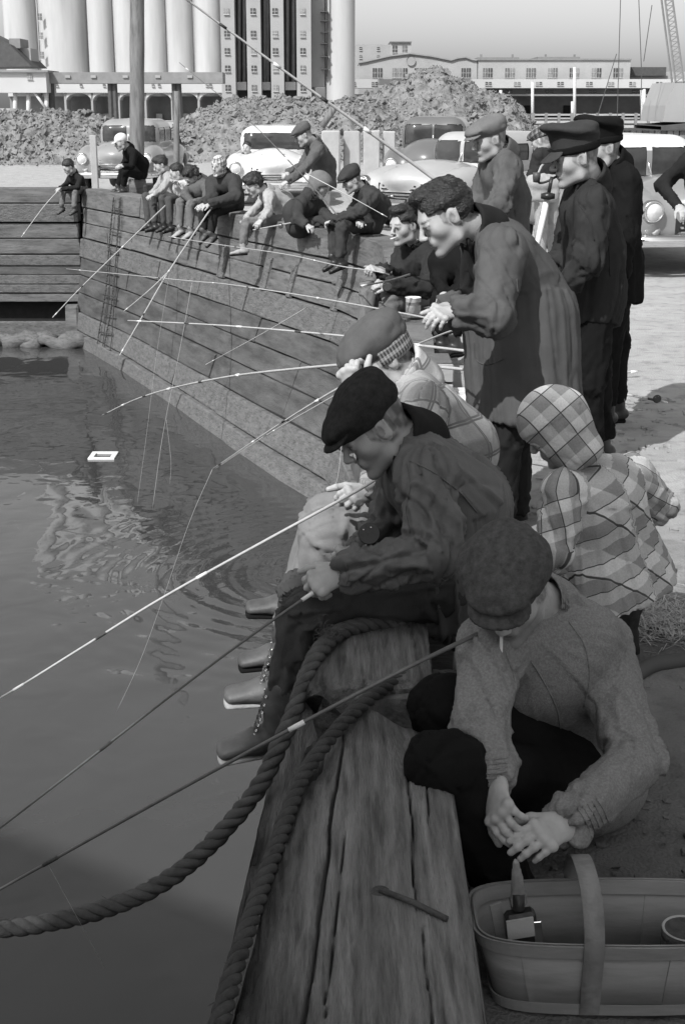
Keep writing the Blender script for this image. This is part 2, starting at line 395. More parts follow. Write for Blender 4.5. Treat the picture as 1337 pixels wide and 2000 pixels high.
# ---- quay wall
def strip(name, u0, u1, z0, z1, out, m, parent, depth=.12, jit=.008, topcap=0):
    L = (qs(u0, z0)-qs(u1, z0)).length; n = max(2, int(L/.45)); V = []; F = []
    o = out+rnd.uniform(-jit, jit); tz = rnd.uniform(-.006, .006)
    for i in range(n+1):
        u = u0+(u1-u0)*i/n; j = lambda: rnd.uniform(-.006, .006)
        e = -.008 if i in (0, n) else 0
        bv = .012
        V += [qs(u, z0+bv+j(), o+j()+e), qs(u, z1-bv+j()+tz, o+j()+e), qs(u, z1+tz+j(), o-bv+e), qs(u, z1+tz, o-depth), qs(u, z0, o-depth), qs(u, z0+j(), o-bv+e)]
    for i in range(n):
        for k in range(6): F.append((i*6+k, (i+1)*6+k, (i+1)*6+(k+1) % 6, i*6+(k+1) % 6))
    F.append(tuple(range(6))); F.append(tuple(n*6+k for k in range(6))[::-1])
    return obj(name, V, F, m, parent, smooth=False)
UMAX = 14.0
def u_of_Y(Y):
    for i in range(len(TOP)-1):
        if TOP[i+1][1] <= Y <= TOP[i][1]: return i+(TOP[i][1]-Y)/(TOP[i][1]-TOP[i+1][1])
    return 0
def quay():
    q = thing('quay_wall', 'long timber quay wall that the line of anglers sits along', 'quay wall', (0, 15, 0))
    # caps
    Ys = [25.3, 22.7, 19.25, 18.0, 15.9, 13.6, 11.3, 8.6, 6.1, 4.05]
    for a, b in zip(Ys[:-1], Ys[1:]):
        strip('cap_timber', u_of_Y(a)+.01, u_of_Y(b)-.01, .13, .45, .02, M['timber'], q, depth=.36, jit=.012)
    rows = [(.11, -.14, 'timber', 0), (-.155, -.40, 'timber', .0), (-.43, -.74, 'timber_l', .02), (-.755, -1.06, 'timber_d', -.01), (-1.075, -1.37, 'timber_d', -.015), (-1.385, -1.70, 'timber_d', -.01), (-1.715, -2.02, 'timber_l', .02), (-2.04, -2.6, 'timber_l', .07)]
    for k, (z1, z0, mm, out) in enumerate(rows):
        Y = 25.25
        while Y > 1.2:
            L = rnd.uniform(1.6, 3.6) if k != 2 else rnd.uniform(.7, 1.8); Y2 = max(Y-L, 1.0)
            strip('timber', u_of_Y(Y)+.004, u_of_Y(Y2)-.004, z0, z1, out, M[mm], q, jit=.012)
            Y = Y2
    # fender blocks standing on the face
    for px, py in ((432, 490), (520, 515), (572, 540), (660, 600)):
        u = 0
        for t in np.linspace(0, 7, 400):
            p = qs(t, -.1); 
            r = ray(px, py); d = p-Vector((0, 0, CAM_H)); x = r[0]/r[1]
            if d.x/d.y > x: u = t; break
        strip('fender_block', u, u+.08, -.42, -.02, .035, M['timber_l'], q, depth=.05)
    V = []; F = []; n = 140
    for i in range(n+1):
        u = UMAX*i/n; V += [qs(u, .08, -.075), qs(u, -1.0, -.075), qs(u, -3, -.05)]
    for i in range(n):
        for k in range(2): F.append((i*3+k, i*3+k+1, i*3+4+k, i*3+3+k))
    obj('backing', V, F, M['core'], q, smooth=False)
    # far cross wall
    f = thing('cross_wall', 'old planked wall at the far end of the basin with a dark gap at its foot', 'quay wall', (-9, 25.4, 0))
    zs = [(.45, .20, 'timber', .0), (.185, -.13, 'timber_l', .06), (-.16, -.42, 'timber', 0), (-.435, -.70, 'timber', .01), (-.72, -.9, 'timber_l', .02), (-.91, -1.08, 'timber_d', .0), (-1.09, -1.25, 'timber_l', .02), (-1.26, -1.40, 'timber_l', .05), (-1.41, -1.56, 'timber', .03), (-1.92, -2.6, 'timber_l', .12)]
    for k, (z1, z0, mm, out) in enumerate(zs):
        x = -4.72
        while x > -14:
            L = rnd.uniform(1.8, 4); x2 = max(x-L, -14.2); dp = .45 if k < 2 else .14
            o = out+rnd.uniform(-.01, .015)
            MB().box(((x+x2)/2, 25.3-o+dp/2, (z0+z1)/2+rnd.uniform(-.008, .008)), ((x-x2)/2-.006, dp/2, (z1-z0)/2), bevel=.01, jit=.004).build('plank', M[mm], f)
            x = x2
    MB().box((-9.5, 25.85, -1.5), (4.8, .3, 1.9)).build('backing', M['core'], f)
    for x, w_ in ((-4.88, .12), (-7.2, .09)):
        MB().box((x, 25.06, -2.05), (w_, .11, .45), bevel=.02, jit=.015).build('pile', M['timber'], f)
    MB().box((-8.05, 25.22, -.95), (.16, .05, .33), bevel=.02).build('hatch', M['timber_d'], f)
    # low silted logs at the water
    v = []
    for k in range(9):
        x0 = -8.2+rnd.uniform(-.6, .3)+k*.33; x1 = x0+rnd.uniform(.8, 1.8); y = 24.7-rnd.uniform(0, .4); r = rnd.uniform(.07, .12)
        o = MB().tube([(x0+(x1-x0)*t, y+.08*math.sin(5*t+k), WZ+.02+.12*rnd.random()) for t in np.linspace(0, 1, 9)], [r*(1+.25*math.sin(9*t+k)) for t in np.linspace(0, 1, 9)], 8).build('log', M['timber_l'], None, True, loc=(x0, y, WZ))
        if k < 9: tag(o, ['leftmost', 'second from left', 'third from left', 'fourth from left', 'middle', 'fourth from right', 'third from right', 'second from right', 'rightmost'][k]+' of the drift logs half sunk below the far cross wall', 'log', 'drift logs at the foot of the far cross wall')
quay()

# ---- near beams (the big worn timbers in front)
def beam(name, x0, x1, y0, y1, z0, z1, seed, parent, rot_left=0.0, sk=0.0, n=(46, 220), m=None, rough=1.0, dip=None, cracks=()):
    """closed timber: cross-section loft with real cracks; x given at y0 and y1"""
    nx, ny = n; per = []
    w0 = 0
    # perimeter samples: left side up, top across, right side down
    sec = [(0, t) for t in np.linspace(0, 1, 12)[:-1]]+[(t, 1) for t in np.linspace(0, 1, nx)]+[(1, 1-t) for t in np.linspace(0, 1, 10)[1:]]
    ts = np.concatenate([[0, 0], np.linspace(0, 1, ny), [1, 1]]); V = []
    sec = np.array(sec); K = len(sec)
    for i, t in enumerate(ts):
        y = y0+(y1-y0)*t; xa = x0[0]+(x0[1]-x0[0])*t; xb = x1[0]+(x1[1]-x1[0])*t
        s = sec.copy(); cap = i < 1 or i > len(ts)-2
        px = xa+(xb-xa)*s[:, 0]; pz = z0+(z1-z0)*s[:, 1]
        if cap: px = (xa+xb)/2+(px-(xa+xb)/2)*.02; pz = (z0+z1)/2+(pz-(z0+z1)/2)*.02
        V.append(np.stack([px, np.full(K, y), pz], 1))
    V = np.array(V); L = V.reshape(-1, 3).copy(); side = np.tile(sec, (len(ts), 1)); 
    N = np.zeros_like(L); N[side[:, 0] == 0] = (-1, 0, 0); N[side[:, 0] == 1] = (1, 0, 0); N[side[:, 1] == 1] = (0, 0, 1)
    N[(side[:, 1] == 1) & (side[:, 0] < .001)] = (-.7, 0, .7); N[(side[:, 1] == 1) & (side[:, 0] > .999)] = (.7, 0, .7)
    q = L*[1, 1, 1]+seed*7.1
    grain = fbm(q*[55, 2.0, 55], 4)*.0035
    lump = fbm(q*[6, 3, 6], 3)*.012
    cr = np.clip(ridge(q*[13, .55, 13]+[0, 0, 0])-.86, 0, 1)/.14
    crack = -cr*.02*np.clip(vnoise(q*[2, 1.1, 2])+.45, 0, 1)
    rl = np.clip(1-(side[:, 0])/.30, 0, 1)*rot_left
    rotn = rl*(-.035-np.abs(fbm(q*[22, 3, 22], 4))*.06+ridge(q*[30, 1.6, 30])*.014)
    d = (grain+lump*.5+crack)*rough+rotn
    edge = np.clip(1-np.minimum(np.minimum(side[:, 0], 1-side[:, 0])/.10, 1), 0, 1)*(side[:, 1] > .9)*-.012
    tt = (L[:, 1]-y0)/(y1-y0)
    if dip is not None: d = d+dip(tt, side[:, 0])*(side[:, 1] > .9)
    ck = np.zeros(len(L))
    for (cs, c0, c1, cw, cd_) in cracks:
        wob = .012*vnoise(np.stack([tt*14+cs*40, tt*0, tt*0], 1))+.004*vnoise(np.stack([tt*60+cs*9, tt*0, tt*0], 1)); en = np.clip(np.minimum(tt-c0, c1-tt)/.04, 0, 1)
        k_ = np.exp(-((side[:, 0]-cs-wob)/(cw*(.4+.6*en)))**2)*en*(side[:, 1] > .98); ck = np.maximum(ck, k_); d = d-cd_*k_
    e = np.minimum(tt, 1-tt)*abs(y1-y0); d = d-np.clip(.02-e, 0, 1)*.8
    L = L+N*(d+edge)[:, None]; L[:, 0] += N[:, 0]*0
    L[:, 1] += (np.abs(e) < .001)*fbm(q*[20, 0, 20], 3)*.012
    F = []
    for i in range(len(ts)-1):
        for j in range(K-1): F.append((i*K+j, i*K+j+1, (i+1)*K+j+1, (i+1)*K+j))
    tone = (1.12-.7*rl-.75*ck-.3*cr*(crack < -.004))*(1+.28*fbm(q*[75, 1.2, 75], 4)+.22*fbm(q*[18, .8, 18]+3, 3))-.3*np.clip(fbm(q*[4, 1.5, 4], 3), 0, 1)
    st = np.clip(fbm(q*[5, 3, 5]+4, 3)-.12, 0, .35)*1.6; tone = tone*(1-st)
    return obj(name, L, F, m or M['fgwood'], parent, True, tone=np.clip(tone, .12, 1.3))
nb = thing('quay_beam', 'massive worn timber beam running to the bottom of the picture, split by long cracks', 'beam', (0, 2.4, 0))
def dip1(t, s): return -np.clip((t-.80)/.2, 0, 1)**1.5*.035*(1+.8*np.sin(s*9+1))
beam('timber', (-.30, -.085), (.225, .245), .55, 3.12, .0, .45, 1, nb, rot_left=1.0, n=(120, 420), dip=dip1, cracks=((.73, .64, .90, .0035, .03), (.765, .36, .645, .003, .03), (.38, .50, .78, .003, .02), (.84, .74, .93, .003, .02), (.55, .38, .52, .002, .012), (.30, .45, .95, .007, .03)))
# iron drift bolt lying let into the beam and its socket
a, b = G(742, 1738, .455), G(872, 1795, .455)
MB().tube([a, a.lerp(b, .5)+Vector((0, 0, .004)), b], .006, 8).build('iron_rod', M['iron'], nb, True)
MB().lathe(G(742, 1742, .447), [(.0, .004), (.016, .004), (.02, .0)], 14).build('iron_socket', M['iron'], nb, True)
nb2 = thing('quay_beam', 'shorter quay timber with a square sawn end, the thick rope laid over its top', 'beam', (.1, 3.7, 0))
beam('timber', (-.10, -.04), (.235, .25), 3.2, 4.02, .02, .47, 3, nb2, rot_left=.8, n=(50, 90), rough=1.1)
MB().box((.155, 3.185, .33), (.085, .02, .11), bevel=.004, jit=.006).build('end_block', M['fgw2'], nb2)
# rotten lower timber filling the joint
nb3 = thing('fender_timber', 'rotten splintered timber under the rope along the outer side of the big beam', 'beam', (-.2, 2.4, -.2))
beam('timber', (-.34, -.17), (-.14, -.02), .5, 3.75, -.9, .22, 5, nb3, rot_left=1.0, n=(30, 300), rough=2.0)

# ---- pole, posts
o = MB().tube([P(268, y, 28) for y in np.linspace(400, -260, 14)], [.145-.001*k+.004*math.sin(k*2.3) for k in range(14)], 18).build('utility_pole', M['pole'], None, True, loc=P(268, 400, 28))
tag(o, 'thick round wooden pole rising out of the top of the picture', 'pole')
o = MB().tube([P(345, y, 30) for y in (372, 300, 240, 178)], [.07, .065, .06, .05], 10).build('post', M['pole'], None, True, loc=P(345, 372, 30)); tag(o, 'thin dark post standing beside the dark sedan by the pole', 'post')
o = MB().box(P(185, 330, 26.4)+Vector((0, 0, .1)), (.06, .05, .50), bevel=.01).build('post', M['conc'], None, loc=P(185, 365, 26.4)); tag(o, 'short pale wooden stake by the sedan headlight at the wall corner', 'post')
# bollard the capped man sits on
bo = thing('bollard', 'stout leaning wooden mooring post that the man in the white cap sits on', 'bollard', P(272, 384, 24.6))
MB().tube([P(270, 388, 24.6), P(268, 350, 24.6)], [.17, .15], 12).build('post', M['timber'], bo, True)

# ---- spoil mounds
def mound(label, prof, Y, depth, seed, amp=.22, nx=260, ny=70):
    xs = [p[0] for p in prof]; V = []
    for i in range(nx):
        px = xs[0]+(xs[-1]-xs[0])*i/(nx-1); py = np.interp(px, xs, [p[1] for p in prof])
        x = P(px, 250, Y).x; zt = max(P(px, py, Y).z, .02)
        for j in range(ny):
            t = j/(ny-1)*2-1; V.append((x*(1+0*t), Y+t*depth*(.45+.55*zt/3.5), zt*max(0, 1-abs(t)**1.25)))
    V = np.array(V); q = V+seed*13.7; k = np.clip(V[:, 2]/.5, 0, 1)
    big = fbm(q*[.8, .8, .8], 4)*amp*1.3; cl = (np.abs(fbm(q*[2.6, 2.6, 2.6], 3))-.15)*amp*1.5+ridge(q*5)*amp*.25
    V[:, 2] += (big+cl)*k; V[:, 0] += vnoise(q*3.1)*amp*.6*k; V[:, 1] += vnoise(q*3.3+5)*amp*.8*k; V[:, 2] -= (1-k)*.05
    F = [(i*ny+j, (i+1)*ny+j, (i+1)*ny+j+1, i*ny+j+1) for i in range(nx-1) for j in range(ny-1)]
    mb = MB(); rs = random.Random(seed)
    for _ in range(4200):
        i = rs.randrange(nx); j = int(ny*(.02+.55*rs.random()**.8)); c = V[i*ny+j]; s_ = .012+.06*rs.random()**12*(1+Y/80)+.016*rs.random()
        a1 = Vector((rs.uniform(-1, 1), rs.uniform(-1, 1), rs.uniform(-1, 1))).normalized(); a2 = a1.orthogonal().normalized(); a3 = a1.cross(a2)
        mb.box((c[0]+rs.gauss(0, .1), c[1]-(rs.random()**3)*1.2*(c[2] < .3), max(c[2], 0)+s_*.3), (s_, s_*rs.uniform(.6, 1), s_*rs.uniform(.5, .9)), (a1, a2, a3), jit=s_*.28)
    tag(mb.build('clay_clods', M['mound'], None, loc=(0, Y, 0)), kind='stuff')
    return tag(obj('spoil_mound', V, F, M['mound'], smooth=True, loc=(V[nx*ny//2][0], Y, 0)), label, None, None, 'structure')
mound('low bank', [(-140, 226), (0, 222), (60, 224), (120, 221), (200, 228), (225, 245), (300, 250), (345, 262)], 50, 4.5, 1)
mound('middle heap', [(330, 262), (352, 246), (400, 216), (440, 204), (500, 194), (525, 200), (560, 196), (600, 200), (660, 196), (720, 192), (800, 230), (840, 256)], 53, 5.5, 2, .2)
mound('big heap', [(600, 256), (640, 214), (700, 196), (760, 170), (810, 144), (852, 134), (900, 154), (935, 176), (985, 192), (1010, 220), (1050, 262)], 64, 8, 3, .3)
# plank stuck in the heap
o = MB().tube([P(628, 248, 46), P(653, 210, 46)], .11, 8).build('log', M['pole'], None, True, loc=P(628, 248, 46)); tag(o, 'dark log sticking up out of the middle clay heap', 'log')
# ---- concrete blocks
for k, (a, b, d) in enumerate(((628, 664, 35.6), (671, 703, 36), (709, 742, 36), (748, 772, 36.2))):
    xa, xb = P(a, 300, d).x, P(b, 300, d).x; zt = P(a, 255+k % 2, d).z
    o = MB().box(((xa+xb)/2, d+.25, zt/2), ((xb-xa)/2, .25, zt/2), bevel=.03, jit=.012).build('concrete_block', M['conc'], None, loc=((xa+xb)/2, d, 0))
    tag(o, ['upright pale concrete slab, leftmost of the row behind the standing angler', 'upright pale concrete slab, second from the left in its row', 'upright pale concrete slab, third in its row beside the dark gap', 'narrow upright concrete slab beside the old grey sedan'][k], 'concrete block', 'concrete slabs standing in a row')

# ================================================================ FAR BUILDINGS
def pbox(a, b, t, bt, Y, dp, mb=None, bevel=0):
    mb = mb or MB(); xa, xb = P(a, 200, Y).x, P(b, 200, Y).x; zt, zb = P(600, t, Y).z, P(600, bt, Y).z
    mb.box(((xa+xb)/2, Y+dp/2, (zt+zb)/2), ((xb-xa)/2, dp/2, (zt-zb)/2), bevel=bevel); return mb
def window(a, b, t, bt, Y, parent, panes=2, m=None):
    fr = pbox(a, b, t, bt, Y-.12, .1).build('window', m or rnd.choice([M['glass_d'], M['glass_d'], M['glass_m'], M['glass_l']]), parent)
    mb = MB(); w_ = (b-a)/panes
    for k in range(1, panes): pbox(a+w_*k-.25, a+w_*k+.25, t, bt, Y-.2, .05, mb)
    pbox(a, b, (t+bt)/2-.3, (t+bt)/2+.3, Y-.19, .05, mb); pbox(a-.6, b+.6, bt, bt+1, Y-.25, .2, mb)
    mb.build('frame', M['frame_l'], fr)
YS = 200
el = thing('grain_elevator', 'tall pale grain elevator of round silos standing in a row behind the clay bank', 'grain elevator', (-25, YS+6, 0))
for a, b in ((2, 66), (66, 167), (168, 218), (219, 272), (273, 322), (323, 375), (376, 433)):
    xa, xb = P(a, 90, YS).x, P(b, 90, YS).x; r = (xb-xa)/2
    MB().lathe(((xa+xb)/2, YS+r+.5, 0), [(r, 3.2), (r, 62)], 40).build('silo', M['silo'], el, True)
    MB().lathe(((xa+xb)/2, YS+r+.5, 60), [(r+.2, 2), (r+.2, 2.6), (0, 3)], 24).build('silo_cap', M['silo2'], el, False)
for y in (33, 70, 108): window(84, 92, y-7, y+7, YS+.6, el)
# gallery band and vaulted base
pbox(20, 436, 163, 181, YS-1.5, 10).build('base_gallery', M['ware2'], el)
for x in (113, 160, 205, 300, 312, 405, 412): window(x-2.5, x+2.5, 164, 168, YS-1.5, el, 1)
pbox(20, 440, 181, 238, YS+3, 2).build('undercroft', M['midgrey'], el)
xc = 176
for k in range(6):
    a = 128+k*52; cx = a+26; mb = MB(); pts = []
    for i in range(13):
        an = math.pi*i/12; pts.append((cx-24*math.cos(an), 196-14*math.sin(an)))
    for (p0, p1) in zip(pts[:-1], pts[1:]):
        v = [P(p0[0], 180, YS-1.2), P(p1[0], 180, YS-1.2), P(p1[0], p1[1], YS-1.2), P(p0[0], p0[1], YS-1.2)]
        v2 = [q+Vector((0, 3, 0)) for q in v]; mb.add(v+v2, [(0, 1, 2, 3), (7, 6, 5, 4), (3, 2, 6, 7)])
    mb.build('arch', M['ware2'], el)
    pbox(a-2, a+2, 180, 238, YS-1.1, 3).build('pier', M['silo2'], el)
    pbox(cx-6, cx+6, 222, 238, YS+2, .8).build('doorway', M['silo'], el)
# headhouse with piers and dark slots
hh = thing('elevator_headhouse', 'pale elevator headhouse with windowed piers between dark vertical slots', 'grain elevator', (-8, YS, 0))
pbox(434, 612, -640, 238, YS+3, 14).build('wall', M['midgrey'], hh)
for a, b, wx in ((434, 461, 446), (484, 511, 497), (530, 555, 539), (580, 608, 592)):
    pbox(a, b, -640, 236, YS-2, 5).build('pier', M['silo2'], hh)
    for y in (22, 66, 100, 134, 172): window(wx-5, wx+5, y-6, y+6, YS-2, hh)
for a, b in ((462, 483), (512, 529), (556, 579)):
    pbox(a, b, -640, 190, YS+2, .9).build('recess', M['dark'], hh)
    for x in (a+5, b-6):
        MB().tube([P(x, y, YS+1) for y in (-200, 0, 175)], .25, 8).build('pipe', M['midgrey'], hh, True)
    pbox(a+1, b-1, 160, 176, YS+.5, .5).build('balcony', M['frame_l'], hh)
tw = thing('silo_tower', 'single bright round silo with a ladder beside the headhouse', 'silo', (1, YS, 0))
xa, xb = P(634, 90, YS).x, P(693, 90, YS).x; r = (xb-xa)/2
MB().lathe(((xa+xb)/2, YS+r, 0), [(r, -.1), (r, 62)], 44).build('shell', M['silo'], tw, True)
pbox(609, 634, -260, 170, YS+1, 5).build('stair_shaft', M['silo2'], tw)
for y in (22, 40, 62, 84, 110, 134): pbox(626, 641, y, y+1.5, YS-.6, 1.6).build('landing', M['dark'], tw)
MB().tube([P(637, y, YS-.3) for y in (-200, 150)], .15, 6).build('ladder', M['dark'], tw, True)
# conveyor bridge
cv = thing('conveyor_bridge', 'long dark covered conveyor bridge on steel legs in front of the silos', 'conveyor bridge', (-25, 180, 0))
pbox(93, 436, 141, 163, 180, 4).build('casing', M['midgrey'], cv)
for x in (135, 185, 247, 310, 372): pbox(x-5, x+5, 147, 152, 179.8, .3).build('hatch', M['silo2'], cv)
for x in (97, 220, 345):
    mb = MB(); mb.tube([P(x-5, 163, 181), P(x-2, 238, 181)], .35, 6); mb.tube([P(x+4, 163, 181), P(x+8, 238, 181)], .35, 6)
    for y in (180, 200, 218): mb.tube([P(x-4, y, 181), P(x+6, y+8, 181)], .15, 5)
    mb.build('leg', M['dark'], cv)
sh = thing('conveyor_house', 'small pale square house at the left end of the conveyor bridge', 'building', (-40, 178, 0))
pbox(-30, 93, 141, 181, 178, 6).build('wall', M['ware2'], sh)
pbox(-34, 97, 137, 141, 177.5, 7).build('roof', M['midgrey'], sh)
window(56, 66, 144, 154, 178, sh); 
for x in (56, 91, 30): MB().tube([P(x, 181, 179), P(x, 240, 179)], .3, 6).build('leg', M['frame_l'], sh, True)
MB().tube([P(68, 181, 178.5), P(90, 212, 178.5)], .18, 6).build('brace', M['frame_l'], sh, True)
d1 = thing('shed', 'dark pitched shed roof cut by the left edge beneath a small cabin', 'shed', P(25, 131, 150))
mb = MB(); v = [P(-40, 60, 150), P(20, 88, 150), P(62, 130, 150), P(-40, 131, 150)]; mb.add(v+[q+Vector((0, 8, 0)) for q in v], [(0, 1, 2, 3), (7, 6, 5, 4), (0, 4, 5, 1), (1, 5, 6, 2), (2, 6, 7, 3)]); mb.build('roof', M['dark'], d1)
pbox(26, 47, 75, 94, 152, 4).build('cabin', M['midgrey'], d1)
pbox(26, 66, 94, 131, 153, 4).build('wall', M['silo2'], d1)
# ---- warehouse
YW = 260
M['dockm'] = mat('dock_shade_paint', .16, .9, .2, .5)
wh = thing('warehouse', 'long pale waterfront warehouse with curved gables, paired windows and a dark loading dock', 'warehouse', (30, YW, 0))
prof = [(700, 123), (712, 121), (760, 110), (800, 105), (840, 110), (880, 118), (893, 114), (908, 112), (922, 117), (931, 118)]
mb = MB(); V = [P(x, y, YW) for x, y in prof]; Vb = [P(x, 240, YW) for x, y in prof]; n = len(V)
mb.add(V+Vb+[q+Vector((0, 20, 0)) for q in V], [(i, i+1, n+i+1, n+i) for i in range(n-1)]+[(i, 2*n+i, 2*n+i+1, i+1) for i in range(n-1)]); mb.build('gable_wall', M['ware'], wh)
mb = MB()
for (p0, p1) in zip(prof[:-1], prof[1:]):
    mb.tube([P(p0[0], p0[1], YW-.2), P(p1[0], p1[1], YW-.2)], .22, 5)
mb.build('coping', M['midgrey'], wh)
pbox(931, 1226, 117, 240, YW, 18).build('wall', M['ware'], wh)
pbox(929, 1228, 114.5, 117.5, YW-.3, 18.6).build('cornice', M['midgrey'], wh)
for a, b, t in ((930, 1010, 112), (1046, 1128, 111)): pbox(a, b, t, 115, YW+2, 12).build('roof', M['midgrey'], wh)
for x in (937, 998, 1062, 1118): pbox(x-1.5, x+1.5, 106, 113, YW+3, 1).build('vent', M['midgrey'], wh)
for x in (727, 737.5, 765, 775, 786, 808, 818, 829, 855, 865, 899, 909, 941, 951, 984, 994, 1025, 1035, 1067, 1077, 1109, 1119, 1152, 1162, 1194, 1204):
    window(x, x+8, 133, 152, YW, wh, 2)
MB().lathe(P(802, 119, YW-.25), [(0, 0), (.75, 0), (.8, .1)], 20, (Vector((1, 0, 0)), Vector((0, 0, 1)), Vector((0, -1, 0)))).build('round_window', M['silo2'], wh)
pbox(1226, 1300, 148, 240, YW+4, 14).build('wall', M['ware'], wh)
pbox(1224, 1296, 131, 148, YW+3, 14).build('low_roof', M['dark'], wh)
pbox(1296, 1420, 140, 240, YW+6, 14).build('annex_wall', M['ware'], wh)
pbox(612, 1420, 154.5, 172, YW-8, 6).build('gallery', M['ware2'], wh)
for x in (686, 729, 950, 1006, 1048, 1090, 1146, 1188, 1230, 1282): 
    for s in (-4, 3): window(x+s, x+s+5, 160, 166, YW-8, wh, 1)
pbox(930, 1420, 172, 186, YW-4, 4).build('upper_wall', M['ware'], wh)
for x in (950, 992, 1034, 1072, 1114, 1156, 1196, 1240, 1278):
    for s in (-8, 0): window(x+s, x+s+7, 175, 183, YW-4, wh, 1)
pbox(640, 1420, 184, 187.5, YW-10, 9).build('canopy', M['midgrey'], wh)
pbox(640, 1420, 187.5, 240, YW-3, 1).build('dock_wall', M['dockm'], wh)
for x in (1024, 1100, 1250): pbox(x, x+18, 206, 222, YW-3.3, .3).build('dock_door', M['core'], wh)
pbox(900, 1420, 222.5, 226, YW-11, 8).build('dock_edge', M['ware'], wh)
bk = thing('tall_building', 'taller plain building rising behind the left end of the warehouse', 'building', (20, 300, 0))
pbox(640, 761, 87, 240, 300, 12).build('wall', M['silo2'], bk); pbox(761, 801, 82, 240, 299, 14).build('tower', M['ware'], bk)
pbox(760, 802, 80.5, 82.5, 298.5, 15).build('parapet', M['midgrey'], bk)
for x in (701, 735): 
    for y in (92, 108): window(x, x+5, y, y+6, 300, bk, 1)
for x in (765, 784): window(x, x+9, 89, 103, 299, bk, 2)
# utility posts in front of the warehouse
for k, (x, t, tl) in enumerate(((1121, 131, 0), (1117, 198, 0), (1257, 174, 0), (1252, 176, 0), (1039, 160, 0), (977, 176, 0))):
    o = MB().tube([P(x, t, 150), P(x, 236, 150)], .16, 8).build('post', M['frame_l'], None, True, loc=P(x, 236, 150)); tag(o, ['tall thin mast with a dark tip in front of the warehouse dock', 'short white stub post beside the tall mast at the dock', 'right-hand white post of the pair near the dock end', 'left-hand white post of the pair near the dock end', 'thin pale post before the left part of the dock', 'pale post showing above the clay heap slope'][k], 'post', 'posts in front of the dock')
# harbour fence and sheet piles
fe = thing('harbour_fence', 'two-rail harbour fence above a row of steel sheet piles at the right', 'fence', (8, 75, 0))
YF = 75
for y in (234, 243): MB().tube([P(1030, y, YF), P(1420, y-1, YF)], .05, 6).build('rail', M['dark'], fe)
for x in range(1040, 1400, 25): MB().box(P(x, 240, YF), (.07, .07, .5)).build('fence_post', M['midgrey'], fe)
for k in range(26):
    x = 1150+k*12; MB().box(P(x, 270, YF)-Vector((0, 0, .1)), (.14, .1+.06*(k % 2), .55), bevel=.02).build('sheet_pile', M['conc' if k % 3 else 'midgrey'], fe)
pbox(1040, 1420, 252, 300, YF+.3, .3).build('backing', M['dark'], fe)
pbox(1030, 1420, 250, 255, YF-.35, .5).build('capping', M['dark'], fe)
# pale hull or crane body at the right edge
cr = thing('lattice_crane', 'dark lattice crane boom and pale tapered body at the right edge', 'crane', P(1300, 250, 66))
mb = MB(); v = [P(1293, 238, 66), P(1299, 206, 66), P(1318, 160, 66), P(1440, 150, 66), P(1440, 240, 66)]
mb.add(v+[q+Vector((0, 5, 0)) for q in v], [(0, 1, 2, 3, 4), (9, 8, 7, 6, 5), (0, 5, 6, 1), (1, 6, 7, 2), (2, 7, 8, 3), (4, 9, 5, 0)]); mb.build('body', M['silo2'], cr)
mb = MB(); v = [P(1290, 247, 65), P(1440, 232, 65), P(1440, 246, 65), P(1290, 254, 65)]; mb.add(v+[q+Vector((0, 6, 0)) for q in v], [(0, 1, 2, 3), (7, 6, 5, 4), (0, 4, 5, 1), (3, 2, 6, 7)]); mb.build('deck', M['dark'], cr)
mb = MB(); L0, L1 = P(1318, 160, 66), P(1290, -60, 66); R0, R1 = P(1334, 160, 66), P(1304, -60, 66)
for A, B in ((L0, L1), (R0, R1), (L0+Vector((0, .7, 0)), L1+Vector((0, .7, 0)))): mb.tube([A, B], .05, 5)
for k in range(22):
    t, t2 = k/22, (k+1)/22; mb.tube([L0.lerp(L1, t), R0.lerp(R1, t2)], .028, 4, False); mb.tube([R0.lerp(R1, t), L0.lerp(L1, t)], .025, 4, False)
mb.build('boom', M['midgrey'], cr)
for k, (x0, y0, x1, y1) in enumerate(((1211, -10, 1204, 236), (1246, -10, 1252, 150), (1272, 10, 1256, 120), (1203, 105, 1166, 226), (1252, 150, 1249, 232))):
    MB().tube([P(x0, y0, 66), P(x1, y1, 66)], .022, 4).build('cable', M['dark'], cr)

# ---- added unseen blocks behind and left of the viewer, placed to throw foreground shade
shade_caster = thing('unseen_shade_caster', 'added dark blocks out of view behind the viewer, casting the foreground shade', 'shade_caster', (-14, -8, WZ))
_a = Vector((.55, .835, 0)).normalized(); _q = Vector((_a.y, -_a.x, 0))
c0 = _a*-12+_q*.9
MB().box((c0.x, c0.y, 8.3), (2, 3.15, 7.3), (_a, _q, Vector((0, 0, 1))), bevel=.1).build('shade_block', M['dark'], shade_caster)
MB().box((c0.x-_a.x*1.5, c0.y-_a.y*1.5, -.9), (4.2, 3.6, 2.0), (_a, _q, Vector((0, 0, 1))), bevel=.3).build('lower_block', M['dark'], shade_caster)

c1 = _a*-12+_q*-6.4
MB().box((c1.x, c1.y, 7.2), (2, 4.1, 6.2), (_a, _q, Vector((0, 0, 1))), bevel=.1).build('water_shade_block', M['dark'], shade_caster)
